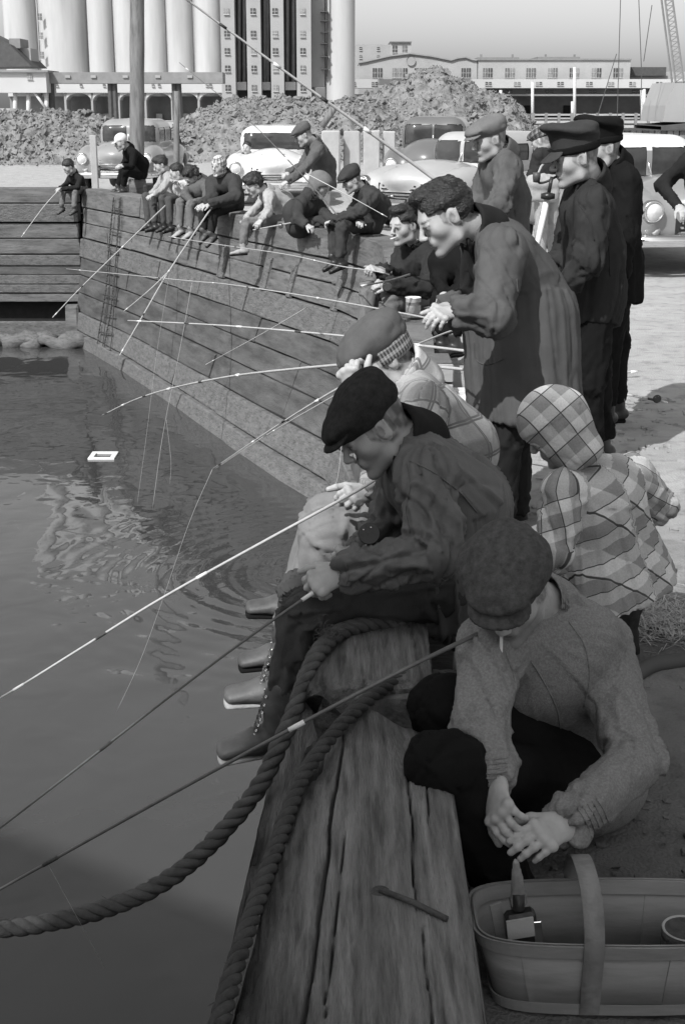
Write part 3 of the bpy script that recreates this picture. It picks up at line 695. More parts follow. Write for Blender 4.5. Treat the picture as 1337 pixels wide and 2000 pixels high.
# ================================================================ PEOPLE
def plaid(name, light, dark, line, per, thin=.05, soft=.0, rough=.95):
    m = bpy.data.materials.new(name); m.use_nodes = True; n, l = m.node_tree.nodes, m.node_tree.links
    b = n['Principled BSDF']; b.inputs['Roughness'].default_value = rough; b.inputs['Specular IOR Level'].default_value = .15
    a = n.new('ShaderNodeAttribute'); a.attribute_name = 'cuv'; sp = n.new('ShaderNodeSeparateXYZ'); l.new(a.outputs['Vector'], sp.inputs[0])
    def M_(op, x, y=None, z=None):
        k = n.new('ShaderNodeMath'); k.operation = op
        for i, q in enumerate((x, y, z)):
            if q is None: continue
            if isinstance(q, (int, float)): k.inputs[i].default_value = q
            else: l.new(q, k.inputs[i])
        return k.outputs[0]
    out = None; ln = None
    for s in (sp.outputs[0], sp.outputs[1]):
        f = M_('FRACT', M_('DIVIDE', s, per))
        tri = M_('ABSOLUTE', M_('SUBTRACT', f, .5))               # 0..0.5
        k = n.new('ShaderNodeMapRange'); l.new(tri, k.inputs[0]); k.inputs['From Min'].default_value = .25-.01-soft; k.inputs['From Max'].default_value = .25+.01+soft
        out = k.outputs[0] if out is None else M_('ADD', out, k.outputs[0])
        for c in ((0.0, .22), (.5, .3)):
            d = M_('ABSOLUTE', M_('SUBTRACT', M_('FRACT', M_('ADD', f, c[1])), .5))
            k2 = n.new('ShaderNodeMapRange'); l.new(d, k2.inputs[0]); k2.inputs['From Min'].default_value = thin*.7; k2.inputs['From Max'].default_value = thin*1.2; k2.inputs['To Min'].default_value = 1; k2.inputs['To Max'].default_value = 0
            ln = k2.outputs[0] if ln is None else M_('MAXIMUM', ln, k2.outputs[0])
            if thin < .03: break
    v = M_('MULTIPLY_ADD', out, (dark-light)/2, light)
    t = n.new('ShaderNodeTexNoise'); t.inputs['Scale'].default_value = 180; tc = n.new('ShaderNodeTexCoord'); l.new(tc.outputs['Object'], t.inputs[0])
    v = M_('MULTIPLY', v, M_('MULTIPLY_ADD', t.outputs[0], .5, .75))
    mx = M_('ADD', M_('MULTIPLY', v, M_('SUBTRACT', 1.0, ln)), M_('MULTIPLY', ln, line))
    l.new(mx, b.inputs['Base Color'])
    bp = n.new('ShaderNodeBump'); bp.inputs['Strength'].default_value = .4; bp.inputs['Distance'].default_value = .003; l.new(t.outputs[0], bp.inputs['Height']); l.new(bp.outputs[0], b.inputs['Normal'])
    return m
def cloth(name, v, **k):
    d = dict(rough=.92, var=.16, scale=9, bump=.35, bscale=260, bdist=.004, spec=.08, sheen=0); d.update(k); return mat(name, v, **d)
M['skin'] = mat('skin', .40, .55, .08, 20, .12, 180, attr=True, spec=.3, bdist=.003)
M['skin_d'] = mat('tanned_skin', .38, .6, .1, 20, .15, 180, attr=True, spec=.25, bdist=.003)
M['hair'] = mat('dark_hair', .018, .38, .6, 60, .8, 90, stretch=(1, 1, 3), spec=.5, bdist=.01)
M['hair_l'] = mat('grey_hair', .12, .6, .4, 60, .8, 90, bdist=.01)
for k, v in (('c_dark', .020), ('c_navy', .030), ('c_char', .045), ('c_grey', .095), ('c_mid', .15), ('c_light', .30), ('c_white', .62), ('c_denim', .065), ('c_black', .010), ('c_olive', .10), ('c_tan', .33), ('c_tan2', .19), ('c_sock', .13)):
    M[k] = cloth('cloth_'+k[2:], v)
M['c_coat'] = cloth('coat_gabardine', .082, rough=.8, var=.1)
M['c_satin'] = cloth('jacket_poplin', .105, rough=.6, var=.1, spec=.3)
M['c_wool'] = cloth('heather_wool_knit', .21, var=.28, scale=170, bump=.7, bscale=300, bdist=.004)
M['c_cap'] = cloth('tweed_cap', .075, var=.35, scale=60)
M['c_capk'] = cloth('dark_cap', .03, var=.3, scale=60)
M['leather'] = mat('worn_brown_leather', .075, .55, .35, 12, .35, 90, spec=.4, bdist=.004)
M['suede'] = mat('scuffed_suede', .13, .85, .3, 14, .35, 120, bdist=.004)
M['sole'] = mat('pale_crepe_sole', .3, .9, .2, 20, .3, 80)
M['shoe'] = mat('black_shoe', .03, .4, .3, 10, .2, 60, spec=.5)
M['plaid_kid'] = plaid('light_plaid_wool', .66, .27, .08, .085, thin=.024)
M['plaid_man'] = plaid('faded_plaid_flannel', .50, .24, .17, .13, thin=.03, soft=.05)
M['plaid_cap'] = plaid('checked_cap_cloth', .22, .05, .03, .05, thin=.03)
M['scarf'] = plaid('patterned_headscarf', .65, .15, .1, .05, thin=.04)
M['band'] = plaid('striped_knit_band', .34, .05, .03, .013, thin=.02)
M['paper'] = mat('cigarette_paper', .75, .8, .03)

def hframe(look, up=(0, 0, 1), roll=0):
    f = nrm(look); u = nrm(V3(up)-f*V3(up).dot(f)); r = np.cross(f, u)
    if roll: c, s = math.cos(roll), math.sin(roll); r, u = r*c+u*s, u*c-r*s
    return np.array([r, f, u])
class HF:
    def __init__(s, c, R, k): s.c = V3(c); s.R = R; s.k = k
    def p(s, x, y, z): return s.c+s.k*(x*s.R[0]+y*s.R[1]+z*s.R[2])
    def loc(s, v): return (v-s.c)@s.R.T/s.k
def head_mesh(H, neck, res, hairdark=0.0, smile=False, beard=0.0, old=0.0):
    k = H.k; c = H.c
    lo = np.minimum(c-.155*k, V3(neck)-.07); hi = np.maximum(c+.155*k, V3(neck)+.07)
    g = SDF(lo, hi, res); p = H.p; E = lambda a, r, kk=.012, sub=False: g.ell(p(*a), [x*k for x in r], H.R, kk*k, sub)
    C = lambda a, b, ra, rb, kk=.012, sub=False: g.cone(p(*a), p(*b), ra*k, rb*k, kk*k, sub)
    E((0, -.012, .03), (.074, .096, .088), .02); E((0, .020, -.026), (.061, .061, .080), .03); E((0, .062, -.064), (.028, .022, .028), .025)
    for s in (-1, 1):
        C((s*.053, -.014, -.03), (s*.047, .006, -.076), .018, .018, .025); C((s*.047, .006, -.076), (s*.014, .068, -.101), .018, .015, .022)
        E((s*.041, .048, -.020), (.017, .022, .020), .035)          # cheekbone
    E((0, .080, -.102), (.019, .015, .015), .015)
    C((-.030, .077, .026), (.030, .077, .026), .011, .011, .022)
    for s in (-1, 1): E((s*.032, .101, .003), (.017, .016, .010), .014, True)
    for s in (-1, 1): E((s*.031, .0785, .002), (.0135, .0125, .0125), .003); C((s*.014, .09, .012), (s*.046, .079, .011), .0045, .004, .006)
    C((0, .087, .018), (0, .112, -.025), .007, .0112, .011)
    for s in (-1, 1): E((s*.012, .102, -.03), (.008, .011, .008), .006)
    E((0, .084, -.058), (.024, .012, .018), .014)
    C((-.018, .087, -.0545), (.018, .087, -.0545), .0050, .0050, .006); C((-.015, .086, -.066), (.015, .086, -.066), .0060, .0060, .006)
    C((-.018, .098, -.0600), (.018, .098, -.0600), .004, .004, .003, True)
    for s in (-1, 1):
        g.ell(p(s*.0765, -.008, -.004), [.009*k, .019*k, .030*k], H.R, .006*k); E((s*.087, .000, -.001), (.009, .011, .018), .004, True)
        g.cone(p(s*.084, -.024, .018), p(s*.08, -.018, -.03), .004*k, .004*k, .004)
    nb = V3(neck); g.cone(p(0, -.035, -.05), nb, .057*k, .066*k, .025); 
    v, f = g.mesh(); v = relax(v, f, 1, .35)
    L = H.loc(v); t = np.ones(len(v))
    def blob(cx, cz, rx, rz, val, ymin=.05):
        nonlocal t
        d = ((np.abs(L[:, 0])-cx)/rx)**2+((L[:, 2]-cz)/rz)**2; m = np.clip(1.6-d, 0, 1)*(L[:, 1] > ymin); t = t*(1-m*(1-val))
    blob(.031, .025, .019, .0035, .35); blob(.031, .002, .013, .006, .75); blob(.031, .001, .006, .0055, .1); blob(.031, .0075, .015, .0025, .25)
    blob(.0, -.0597, .019, .0018, .35); blob(.0, -.06, .019, .009, .8); blob(.008, -.038, .004, .003, .3)
    if smile: blob(.0, -.062, .018, .005, 2.0)
    er = ((L[:, 1]+.0)/.010)**2+((L[:, 2]+.004)/.016)**2; t *= np.where((np.abs(L[:, 0]) > .072)&(er < 1), .6, 1); t *= np.where((np.abs(L[:, 0]) > .06)&(L[:, 1] < -.028)&(L[:, 1] > -.045)&(np.abs(L[:, 2]) < .03), .6, 1)
    t = t*(1+.10*vnoise(L*22)+.06*vnoise(L*60)); t *= 1-.10*np.clip(1-(((np.abs(L[:, 0])-.031)/.022)**2+((L[:, 2]+.004)/.014)**2), 0, 1)*(L[:, 1] > .05)
    # beard shadow and short hair round the ears and nape
    bd = np.clip((-.03-L[:, 2])/.03, 0, 1)*np.clip((L[:, 1])/.03, 0, 1); t *= 1-(.22+.3*beard)*bd*1
    if hairdark:
        hb = np.clip((L[:, 2]-(-.055+.9*np.clip(L[:, 1]+.01, 0, 1)))/.012, 0, 1)*(L[:, 1] < .035)*(np.abs(L[:, 0]) < .082)
        ear = (((L[:, 1]+.008)/.024)**2+((L[:, 2]+.004)/.036)**2 < 1)&(np.abs(L[:, 0]) > .066)
        t = t*(1-hairdark*hb*(~ear)*np.clip(.75+.5*vnoise(L*70), 0, 1))
    if old: t *= 1-old*.5*np.clip(ridge(L*[90, 90, 45])-.75, 0, 1)*4*.3
    return v, f, np.clip(t, .04, 1.6)

def hand_mesh(w, d, back, thumb, curl=(.5, .6, .4), k=1.0, res=.0035, spread=.12, thumb_in=.5, tdir=None):
    """w wrist, d finger direction, back = normal of the back of the hand, thumb = +1/-1 side"""
    w = V3(w); d = nrm(d); n = V3(back); n = nrm(n-d*n.dot(d)); s = np.cross(d, n)*thumb   # s points to the thumb side
    R = .2*k; g = SDF(w-R, w+R, res)
    at = lambda x, y, z: w+k*(s*x+d*y+n*z)
    g.econe(at(0, -.06, 0), at(0, .01, 0), s, (.028*k, .021*k), (.029*k, .019*k), .01*k)
    g.econe(at(0, .0, 0), at(.002, .075, .002), s, (.03*k, .0165*k), (.041*k, .0145*k), .014*k, flat=1.2)
    for i, (x, y0, ln, r) in enumerate(((.030, .082, .072, .0100), (.010, .088, .080, .0102), (-.011, .084, .074, .0098), (-.031, .074, .058, .0088))):
        a = spread*(x/.03)*.5; fd = nrm(d*math.cos(a)+s*math.sin(a)); cur = at(x, y0-.012, .003); an = 0
        g.ell(at(x, y0-.004, .007), [.011*k]*3, None, .008*k)
        for j, (frac, c) in enumerate(zip((.45, .30, .25), curl)):
            an += c*(1+.10*i)*(1 if i else .9); q = fd*math.cos(an)-n*math.sin(an); nx = cur+q*ln*k*frac
            rr = r*(1-.07*j)*k; g.cone(cur, nx, rr, rr*.93, .002 if j == 0 else .003); 
            if j: g.ell(cur, [rr*1.1]*3, None, .003)
            cur = nx
    td = nrm(d*.75+s*.75-n*.35*thumb_in) if tdir is None else nrm(tdir)
    b0 = at(.020, .018, -.004); b1 = b0+td*.045*k; g.cone(b0, b1, .0165*k, .0125*k, .012*k)
    t2 = nrm(td+d*.55-n*.4*thumb_in-s*.25); b2 = b1+t2*.032*k; g.cone(b1, b2, .012*k, .0112*k, .004); b3 = b2+nrm(t2-n*.25*thumb_in)*.026*k; g.cone(b2, b3, .0112*k, .0095*k, .004)
    v, f = g.mesh(); v = relax(v, f, 1, .3)
    q = (v-w)@np.array([s, d, n]).T/k; t = 1-.13*np.clip(ridge(q*[70, 40, 70])-.55, 0, 1)
    return v, f, t

def merge(parts):
    V = []; F = []; T = []; n = 0
    for v, f, t in parts: V.append(v); F.append(f+n); T.append(t); n += len(v)
    return np.concatenate(V), np.concatenate(F), np.concatenate(T)

def seg_param(v, segs):
    """nearest limb for each vertex: index, axial distance s (m), fraction t, angle, radius"""
    best = np.full(len(v), 1e9); idx = np.zeros(len(v), int); S_ = np.zeros(len(v)); T_ = np.zeros(len(v)); A_ = np.zeros(len(v)); Rr = np.zeros(len(v))
    for i, sg in enumerate(segs):
        a, b, ra, rb, side = sg[:5]; a = V3(a); b = V3(b); L = np.linalg.norm(b-a); n = (b-a)/max(L, 1e-6); t = np.clip((v-a)@n/L, 0, 1)
        q = v-a-t[:, None]*(b-a); d = np.linalg.norm(q, axis=1)/(ra+(rb-ra)*t)
        sd = V3(side); sd = nrm(sd-n*sd.dot(n)); fr = np.cross(n, sd)
        m = d < best; best[m] = d[m]; idx[m] = i; S_[m] = (t*L)[m]; T_[m] = t[m]; A_[m] = np.arctan2(q@sd, q@fr)[m]; Rr[m] = (ra+(rb-ra)*t)[m]
    return idx, S_, T_, A_, Rr
def fold(v, f, segs, amp, seed, joint=1.0):
    n = vnormals(v, f); idx, s, t, a, r = seg_param(v, segs); d = np.zeros(len(v))
    for i, sg in enumerate(segs):
        m = idx == i
        if not m.any(): continue
        kind = sg[5] if len(sg) > 5 else 'limb'; ca, sa = np.cos(a[m]), np.sin(a[m]); ss = s[m]; L = np.linalg.norm(V3(sg[1])-V3(sg[0])); o = seed*3.7+i*11.1
        am_ = amp; amp = amp*(.62 if kind == 'torso' else 1)
        if kind == 'limb':
            je = np.exp(-((L-ss)/.12)**2)+np.exp(-(ss/.10)**2)*.8
            rg = lambda w, p_: np.clip(1-np.abs(w)*p_, 0, 1)**1.5
            q = np.stack([ss*11+sa*1.3+o, ca*.75+o, sa*.75], 1); q2 = np.stack([ss*17-sa*1.8+o, ca*.9+o, sa*.9+o*2], 1); q3 = np.stack([ss*4+o, ca*1.6, sa*1.6+o], 1)
            d[m] = amp*(joint*(.35+1.1*je)*(rg(vnoise(q), 3.2)*1.1-rg(vnoise(q+3.3), 3.5)*1.2)+(.2+.8*je)*(rg(vnoise(q2), 4)*.6-rg(vnoise(q2+5), 4)*.7)+.9*rg(vnoise(q3), 3)-.5)
        elif kind == 'torso':
            rg = lambda w, p_: np.clip(1-np.abs(w)*p_, 0, 1)**1.5
            q = np.stack([ss*5+sa*1.5+o, ca*1.0+o, sa*1.0], 1); q2 = np.stack([ss*1.6+o, ca*3.2, sa*3.2+o], 1)
            d[m] = amp*(rg(vnoise(q), 3.5)*.8-rg(vnoise(q+4), 4)*.9+rg(vnoise(q2), 3)*.9-rg(vnoise(q2+7), 4)*.9)
        elif kind == 'drape':
            rg = lambda w, p_: np.clip(1-np.abs(w)*p_, 0, 1)**1.5
            q2 = np.stack([ss*.8+o, ca*3.4, sa*3.4+o], 1); q = np.stack([ss*4+ca*2+o, ca*1.2+o, sa*1.2], 1)
            d[m] = amp*(1.5*vnoise(q2)*np.clip(.3+ss/L, 0, 1.3)+rg(vnoise(q2*1.3+3), 3.5)*1.0-rg(vnoise(q2*1.5+9), 4)*1.0-rg(vnoise(q), 4)*.6)
        amp = am_
    d -= amp*.18*np.clip(ridge(v*[30, 30, 22]+seed), 0, 1)
    v = v+n*d[:, None]; return v, idx, s, t, a, r

def person(label, group=None, hd=None, look=(-1, 0, -.2), hup=(0, 0, 1), hk=1.0, roll=0, neck=None, sh=None, el=None, wr=None, pel=None, mid=None, hips=None, kn=None, an=None, toe=None,
           top='c_dark', legs='c_dark', shoe='shoe', skin='skin', coat=None, bulk=1.0, amp=.007, res=.012, hres=.0045, hat=None, hatm='c_cap', hair=None, hairm='hair', hands=None, hands_k=1.0,
           collar=.5, sleeve=1.0, leg=1.0, kid=1.0, hairdark=.8, seed=1, plaidm=False, smile=False, zero=None, skirt=None, under=None, beard=0, cuff=True, hemcut=None, old=0, sole=None, hat_opt=None, body_res=.022, cst=.25, legfold=.8, colm=None, tcut=.03, boots=False, cx=1.0, uvrot=0.0, shoe_k=1.0):
    base = (V3(pel)).copy(); base[2] = min([a[2] for a in an]) if an is not None else base[2]
    T = thing('person', label, 'person', base, group)
    sh = [V3(x) for x in sh]; el = [V3(x) for x in el]; wr = [V3(x) for x in wr]; pel = V3(pel); neck = V3(neck)
    sd = nrm(sh[1]-sh[0]); hs = nrm(V3(hips)) if hips is not None else sd
    mid = V3(mid) if mid is not None else pel*.45+neck*.55
    chest = (sh[0]+sh[1])/2; up = nrm(neck-mid); ch = chest-up*.05*kid; K = kid; B = bulk
    # ---- clothes, upper body
    pts = np.array([*sh, *el, *wr, pel, neck, mid]+([V3(coat[0])] if coat else []))
    g = SDF(pts.min(0)-.30*K, pts.max(0)+.24*K, res); segs = []
    ext = lambda a, b, x: V3(b)+nrm(V3(b)-V3(a))*x
    def ec(a, b, s_, A, Bb, k=.05, kind='torso'):
        g.econe(a, b, s_, A, Bb, k*K); segs.append((a, b, (A[0]+A[1])/2, (Bb[0]+Bb[1])/2, s_, kind))
    wpel, wmid, wch = (.165*B*K, .125*B*K), (.163*B*K, .125*B*K), (.175*B*K, .118*B*K)
    ec(pel, mid, hs, wpel, wmid); ec(mid, ch, sd, wmid, wch)
    g.cone(sh[0]+(sh[1]-sh[0])*.12, sh[0]+(sh[1]-sh[0])*.88, .07*B*K, .07*B*K, .04*K)
    for q in sh: g.cone(q, neck, .062*K, .062*K, .05*K)
    for i in (0, 1):
        s1, s2, s3 = .069*B*K*sleeve, .057*B*K*sleeve, .044*B*K*sleeve
        g.cone(sh[i], el[i], s1, s2, .03*K); e2 = wr[i]-nrm(wr[i]-el[i])*.02
        g.cone(el[i], e2, s2, s3, .025*K); ref = np.cross(nrm(el[i]-sh[i]), (0, 0, 1.))+.01
        segs.append((sh[i], el[i], s1, s2, ref, 'limb')); segs.append((el[i], e2, s2, s3, ref, 'limb'))
        if cuff: g.cone(wr[i]-nrm(wr[i]-el[i])*.055*K, wr[i]-nrm(wr[i]-el[i])*.03*K, s3*1.12, s3*1.12, .006)
        sl = wr[i]+nrm(wr[i]-el[i])*.028
        g.box(sl+nrm(wr[i]-el[i])*.03, [.06, .06, .05], np.array([nrm(np.cross(nrm(wr[i]-el[i]), (.3, .5, .8))), nrm(np.cross(nrm(wr[i]-el[i]), np.cross(nrm(wr[i]-el[i]), (.3, .5, .8)))), nrm(wr[i]-el[i])]), .005, .004, True)
    if coat:   # long coat / jacket skirt : (hem centre, half widths)
        hem, hw = V3(coat[0]), coat[1]; a0 = pel*(1-cst)+mid*cst
        g.econe(a0, hem, hs if len(coat) < 3 else coat[2], (wpel[0]*1.02, wpel[1]*1.05*cx), hw, .04*K)
        segs.append((a0, hem, wpel[0], (hw[0]+hw[1])/2, hs, 'drape')); d = nrm(hem-a0)
        ax = np.array([nrm(np.cross(d, (0, 1, .1))), nrm(np.cross(d, np.cross(d, (0, 1, .1)))), d]); R = max(hw)*1.6
        g.box(hem+d*(.2), [R, R, .2], ax, .005, .01, True)
    v, f = g.mesh(); v = relax(v, f, 1, .5)
    v, idx, s, t, a, r = fold(v, f, segs, amp*K, seed)
    uv = None
    if plaidm or top.startswith('plaid') or top == 'scarf':
        u = a.copy()
        if zero is not None: u = (u-zero+3*math.pi) % (2*math.pi)-math.pi
        uu = u*np.maximum(r, .03)
        off = np.array([0, .31*K, .0, .0, .0, .0, .2, .2])[:len(segs)][idx] if len(segs) <= 8 else 0
        tor = (idx < 2)|(idx >= 6); e0 = V3(coat[0]) if coat else pel; n0 = nrm(e0-neck); q = v-neck; s0 = nrm(sd-n0*sd.dot(n0)); f0 = np.cross(n0, s0)
        ang = np.arctan2(q@s0, (q@f0)*(1 if zero is None or abs(zero) < 1 else -1)); s2 = np.where(tor, q@n0, s+.03)
        uu = np.where(tor, q@s0*.75+ang*.05+.05*np.sign(q@f0)*0, uu*1.1+.4)
        cr_, sr_ = math.cos(uvrot), math.sin(uvrot); uv = np.stack([uu*cr_+s2*sr_, s2*cr_-uu*sr_, 0*s2], 1)
    obj({'c_wool': 'sweater', 'c_white': 'shirt'}.get(top, 'coat' if coat and coat[1][0] > .22 else 'jacket'), v, f, M[top], T, True, uv=uv)
    if collar:
        H = HF(hd, hframe(look, hup, roll), hk); nd = nrm(H.p(0, -.035, -.05)-neck); o = neck-nd*.030*K; e = neck+nd*(.022+.045*collar)*K; fw = nrm(-np.cross(sd, up)); fw = fw if fw.dot(H.R[1]) > 0 else -fw
        g = SDF(neck-.24, neck+.24, min(res*.75, .011)); kk = K*hk
        g.cone(o-fw*.01, e-fw*.008, .088*kk, .086*kk, .02*K); g.cone(neck-nd*.05, e+nd*.12*K, .074*kk, .074*kk, .003, True); g.box(e+nd*.10*K, [.2, .2, .10*K-.018*K], np.array([sd, np.cross(nd, sd), nd]), .004, .004, True)
        g.box(neck+fw*.13*K+nd*.02, [.030*K, .10*K, .2], np.array([nrm(np.cross(fw, nd)), fw, nrm(np.cross(np.cross(fw, nd), fw))]), .01, .006, True)
        for q in (-1, 1):
            sw = nrm(np.cross(fw, up))*q; g.econe(e+sw*.065*kk+fw*.035*kk-nd*.012, neck+fw*.10*K+sw*.055*K-up*.085*K, fw*.3+sw, (.030*K, .010*K), (.040*K, .010*K), .012)
        v, f = g.mesh()
        if len(v):
            v = relax(v, f, 1, .4); v = v+vnormals(v, f)*(vnoise(v*26+seed)*.0035)[:, None]
            obj('collar', v, f, M[colm or top], T, True, uv=np.stack([(v-neck)@sd, (v-neck)@up, 0*v[:, 0]], 1))
    # ---- legs
    if kn is not None:
        kn = [V3(x) for x in kn]; an = [V3(x) for x in an]; hp = [pel-hs*.085*K, pel+hs*.085*K]
        d0 = np.linalg.norm(hp[0]-kn[0])+np.linalg.norm(hp[1]-kn[1]); d1 = np.linalg.norm(hp[1]-kn[0])+np.linalg.norm(hp[0]-kn[1])
        if d1 < d0: hp = hp[::-1]
        pts = np.array([*kn, *an, *hp]); g = SDF(pts.min(0)-.16*K, pts.max(0)+.16*K, res); segs = []
        g.econe(hp[0], hp[1], nrm(neck-pel), (.10*K, .105*K), (.10*K, .105*K), .04*K)
        for i in (0, 1):
            a1, a2, a3 = .090*K*leg, .070*K*leg, .056*K*leg; e = an[i]+nrm(kn[i]-an[i])*tcut*K
            g.cone(hp[i], kn[i], a1, a2, .03*K); g.cone(kn[i], e, a2*.98, a3, .02*K); ref = np.cross(nrm(kn[i]-hp[i]), (.1, .2, 1.))+.01
            segs += [(hp[i], kn[i], a1, a2, ref, 'limb'), (kn[i], e, a2, a3, ref, 'limb')]
            dd = nrm(e-kn[i]); ax = np.array([nrm(np.cross(dd, (.3, .8, .1))), nrm(np.cross(dd, np.cross(dd, (.3, .8, .1)))), dd]); g.box(e+dd*(.06+.0), [.09*K, .09*K, .05], ax, .004, .004, True)
        v, f = g.mesh(); v = relax(v, f, 1, .5); v = fold(v, f, segs, amp*K*legfold, seed+5)[0]
        obj('trousers', v, f, M[legs], T, True)
        for i in (0, 1):
            K0 = K; K = K*shoe_k; td = nrm(V3(toe[i])); dn = nrm(an[i]-kn[i]); dn = nrm(dn-td*dn.dot(td)); sdv = np.cross(td, dn); g = SDF(an[i]-.26*K, an[i]+.26*K, max(res*.55, .005))
            hl = an[i]+dn*.055*K-td*.045*K; tp = hl+td*.20*K
            g.cone(an[i]-dn*.03*K, hl+td*.03*K-dn*.01, .043*K, .036*K, .02); g.econe(hl, hl+td*.11*K+dn*.008*K, sdv, (.034*K, .033*K), (.04*K, .032*K), .02*K)
            g.econe(hl+td*.11*K+dn*.010*K, tp+dn*.020*K, sdv, (.044*K, .030*K), (.040*K, .020*K), .02*K)
            g.box(hl+td*.09*K+dn*.075*K, [.2*K, .09*K, .03*K], np.array([td, sdv, dn]), .004, .003, True)
            sn = nrm(kn[i]-an[i])
            if boots: g.cone(an[i]+dn*.02, an[i]+sn*.085, .046*K, .050*K, .02); g.cone(an[i]+sn*.135, an[i]+sn*.24, .055, .06, .002, True)
            v, f = g.mesh(); so = obj('boot' if boots else 'shoe', v, f, M[shoe], T, True)
            if boots:
                obj('sock', *(lambda z: (z[0], z[1]))((lambda g2: (g2.cone(an[i]+sn*.05, an[i]+sn*.15, .040, .044, .01), g2.mesh())[1])(SDF(an[i]-.3, an[i]+.3, .008))), M['c_sock'], T, True)
                for j in range(7):
                    t_ = j/6; c_ = (hl+td*.115*K-dn*.020)*(1-t_)+(an[i]+sn*.078+td*.050*K)*t_; c_ = c_-dn*.012*math.sin(math.pi*t_)*-1
                    for q in (-1, 1):
                        pc = c_+sdv*q*.019; nn_ = nrm(td*.7-dn*.35+sdv*q*.45); a1_ = nrm(np.cross(nn_, sdv)); a2_ = np.cross(nn_, a1_)
                        MB().lathe(Vector(pc+nn_*.006), [(.0022, 0), (.0032, .0018), (.0045, .0012), (.0048, -.002)], 8, (Vector(a1_), Vector(a2_), Vector(nn_))).build('eyelet', M['chrome'], so, True)
                    if j < 6:
                        t2 = (j+1)/6; c2 = (hl+td*.115*K-dn*.020)*(1-t2)+(an[i]+sn*.078+td*.050*K)*t2; u_ = nrm(td*.8-dn*.4)*.007
                        MB().tube([Vector(c_+sdv*.019+u_*.6), Vector((c_+c2)/2+u_), Vector(c2-sdv*.019+u_*.6)], .0016, 5).build('lace', M['c_grey'], so, True); MB().tube([Vector(c_-sdv*.019+u_*.6), Vector((c_+c2)/2+u_*1.15), Vector(c2+sdv*.019+u_*.6)], .0016, 5).build('lace', M['c_grey'], so, True)
            g = SDF(an[i]-.29*K, an[i]+.29*K, max(res*.55, .005))
            g.econe(hl+dn*.04*K, hl+dn*.04*K+td*.06*K, sdv, (.037*K, .014*K), (.034*K, .012*K), .01); g.econe(hl+dn*.041*K+td*.06*K, tp+dn*.041*K+td*.008*K, sdv, (.036*K, .011*K), (.042*K, .012*K), .012)
            v, f = g.mesh(); 
            if len(v): obj('sole', v, f, M[sole or 'c_black'], so, True)
            K = K0
    # ---- body: head, neck, hands and the covered trunk as one mesh
    H = HF(hd, hframe(look, hup, roll), hk); parts = [head_mesh(H, neck, hres, hairdark if not hair else .75*(hairm == 'hair'), smile, beard, old)]
    g = SDF(pts.min(0)-.1 if kn is not None else pel-.2, pts.max(0)+.1 if kn is not None else pel+.2, body_res)
    pp = np.array([*sh, *el, *wr, pel, neck, mid]+(([*kn, *an]) if kn is not None else [])); g = SDF(pp.min(0)-.1, pp.max(0)+.1, body_res)
    g.econe(pel, mid, hs, (.12*K, .085*K), (.115*K, .08*K), .03); g.econe(mid, ch, sd, (.115*K, .08*K), (.125*K, .08*K), .03); g.cone(ch, neck, .05*K, .05*K, .03)
    for i in (0, 1):
        g.cone(sh[i]*.85+chest*.15, el[i], .045*K, .038*K, .02); g.cone(el[i], wr[i], .037*K, .026*K, .02)
        if kn is not None: g.cone(hp[i], kn[i], .06*K, .045*K, .02); g.cone(kn[i], an[i], .045*K, .034*K, .02)
    v, f = g.mesh(); parts.append((v, f, np.ones(len(v))))
    hds = hands or [{}, {}]
    for i in (0, 1):
        h = dict(hds[i]) if hds[i] is not None else None
        if h is None: continue
        d = h.pop('d', wr[i]-el[i]); bk = h.pop('n', (0, -.3, 1)); th = h.pop('th', 1 if i == 0 else -1); w0 = h.pop('w', wr[i])
        parts.append(hand_mesh(w0, d, bk, th, k=hands_k*K, res=h.pop('res', max(.0035, hres*.85)), **h))
    v, f, t = merge(parts); obj('body', v, f, M[skin], T, True, tone=t)
    if under: # light collar inside the jacket
        g = SDF(neck-.16, neck+.16, .006); nd = nrm(H.p(0, -.035, -.05)-neck); g.cone(neck-nd*.02, neck+nd*.055, .071*K, .067*K, .01); g.cone(neck-nd*.0, neck+nd*.15, .060*K, .061*K, .003, True)
        v, f = g.mesh(); obj('shirt_collar', v, f, M[under], T, True)
    if hair: make_hair(H, T, hair, M[hairm], hres*1.3, seed)
    if hat: HATS[hat](H, T, M[hatm], hres*1.25, seed, hat_opt or {})
    return T, H

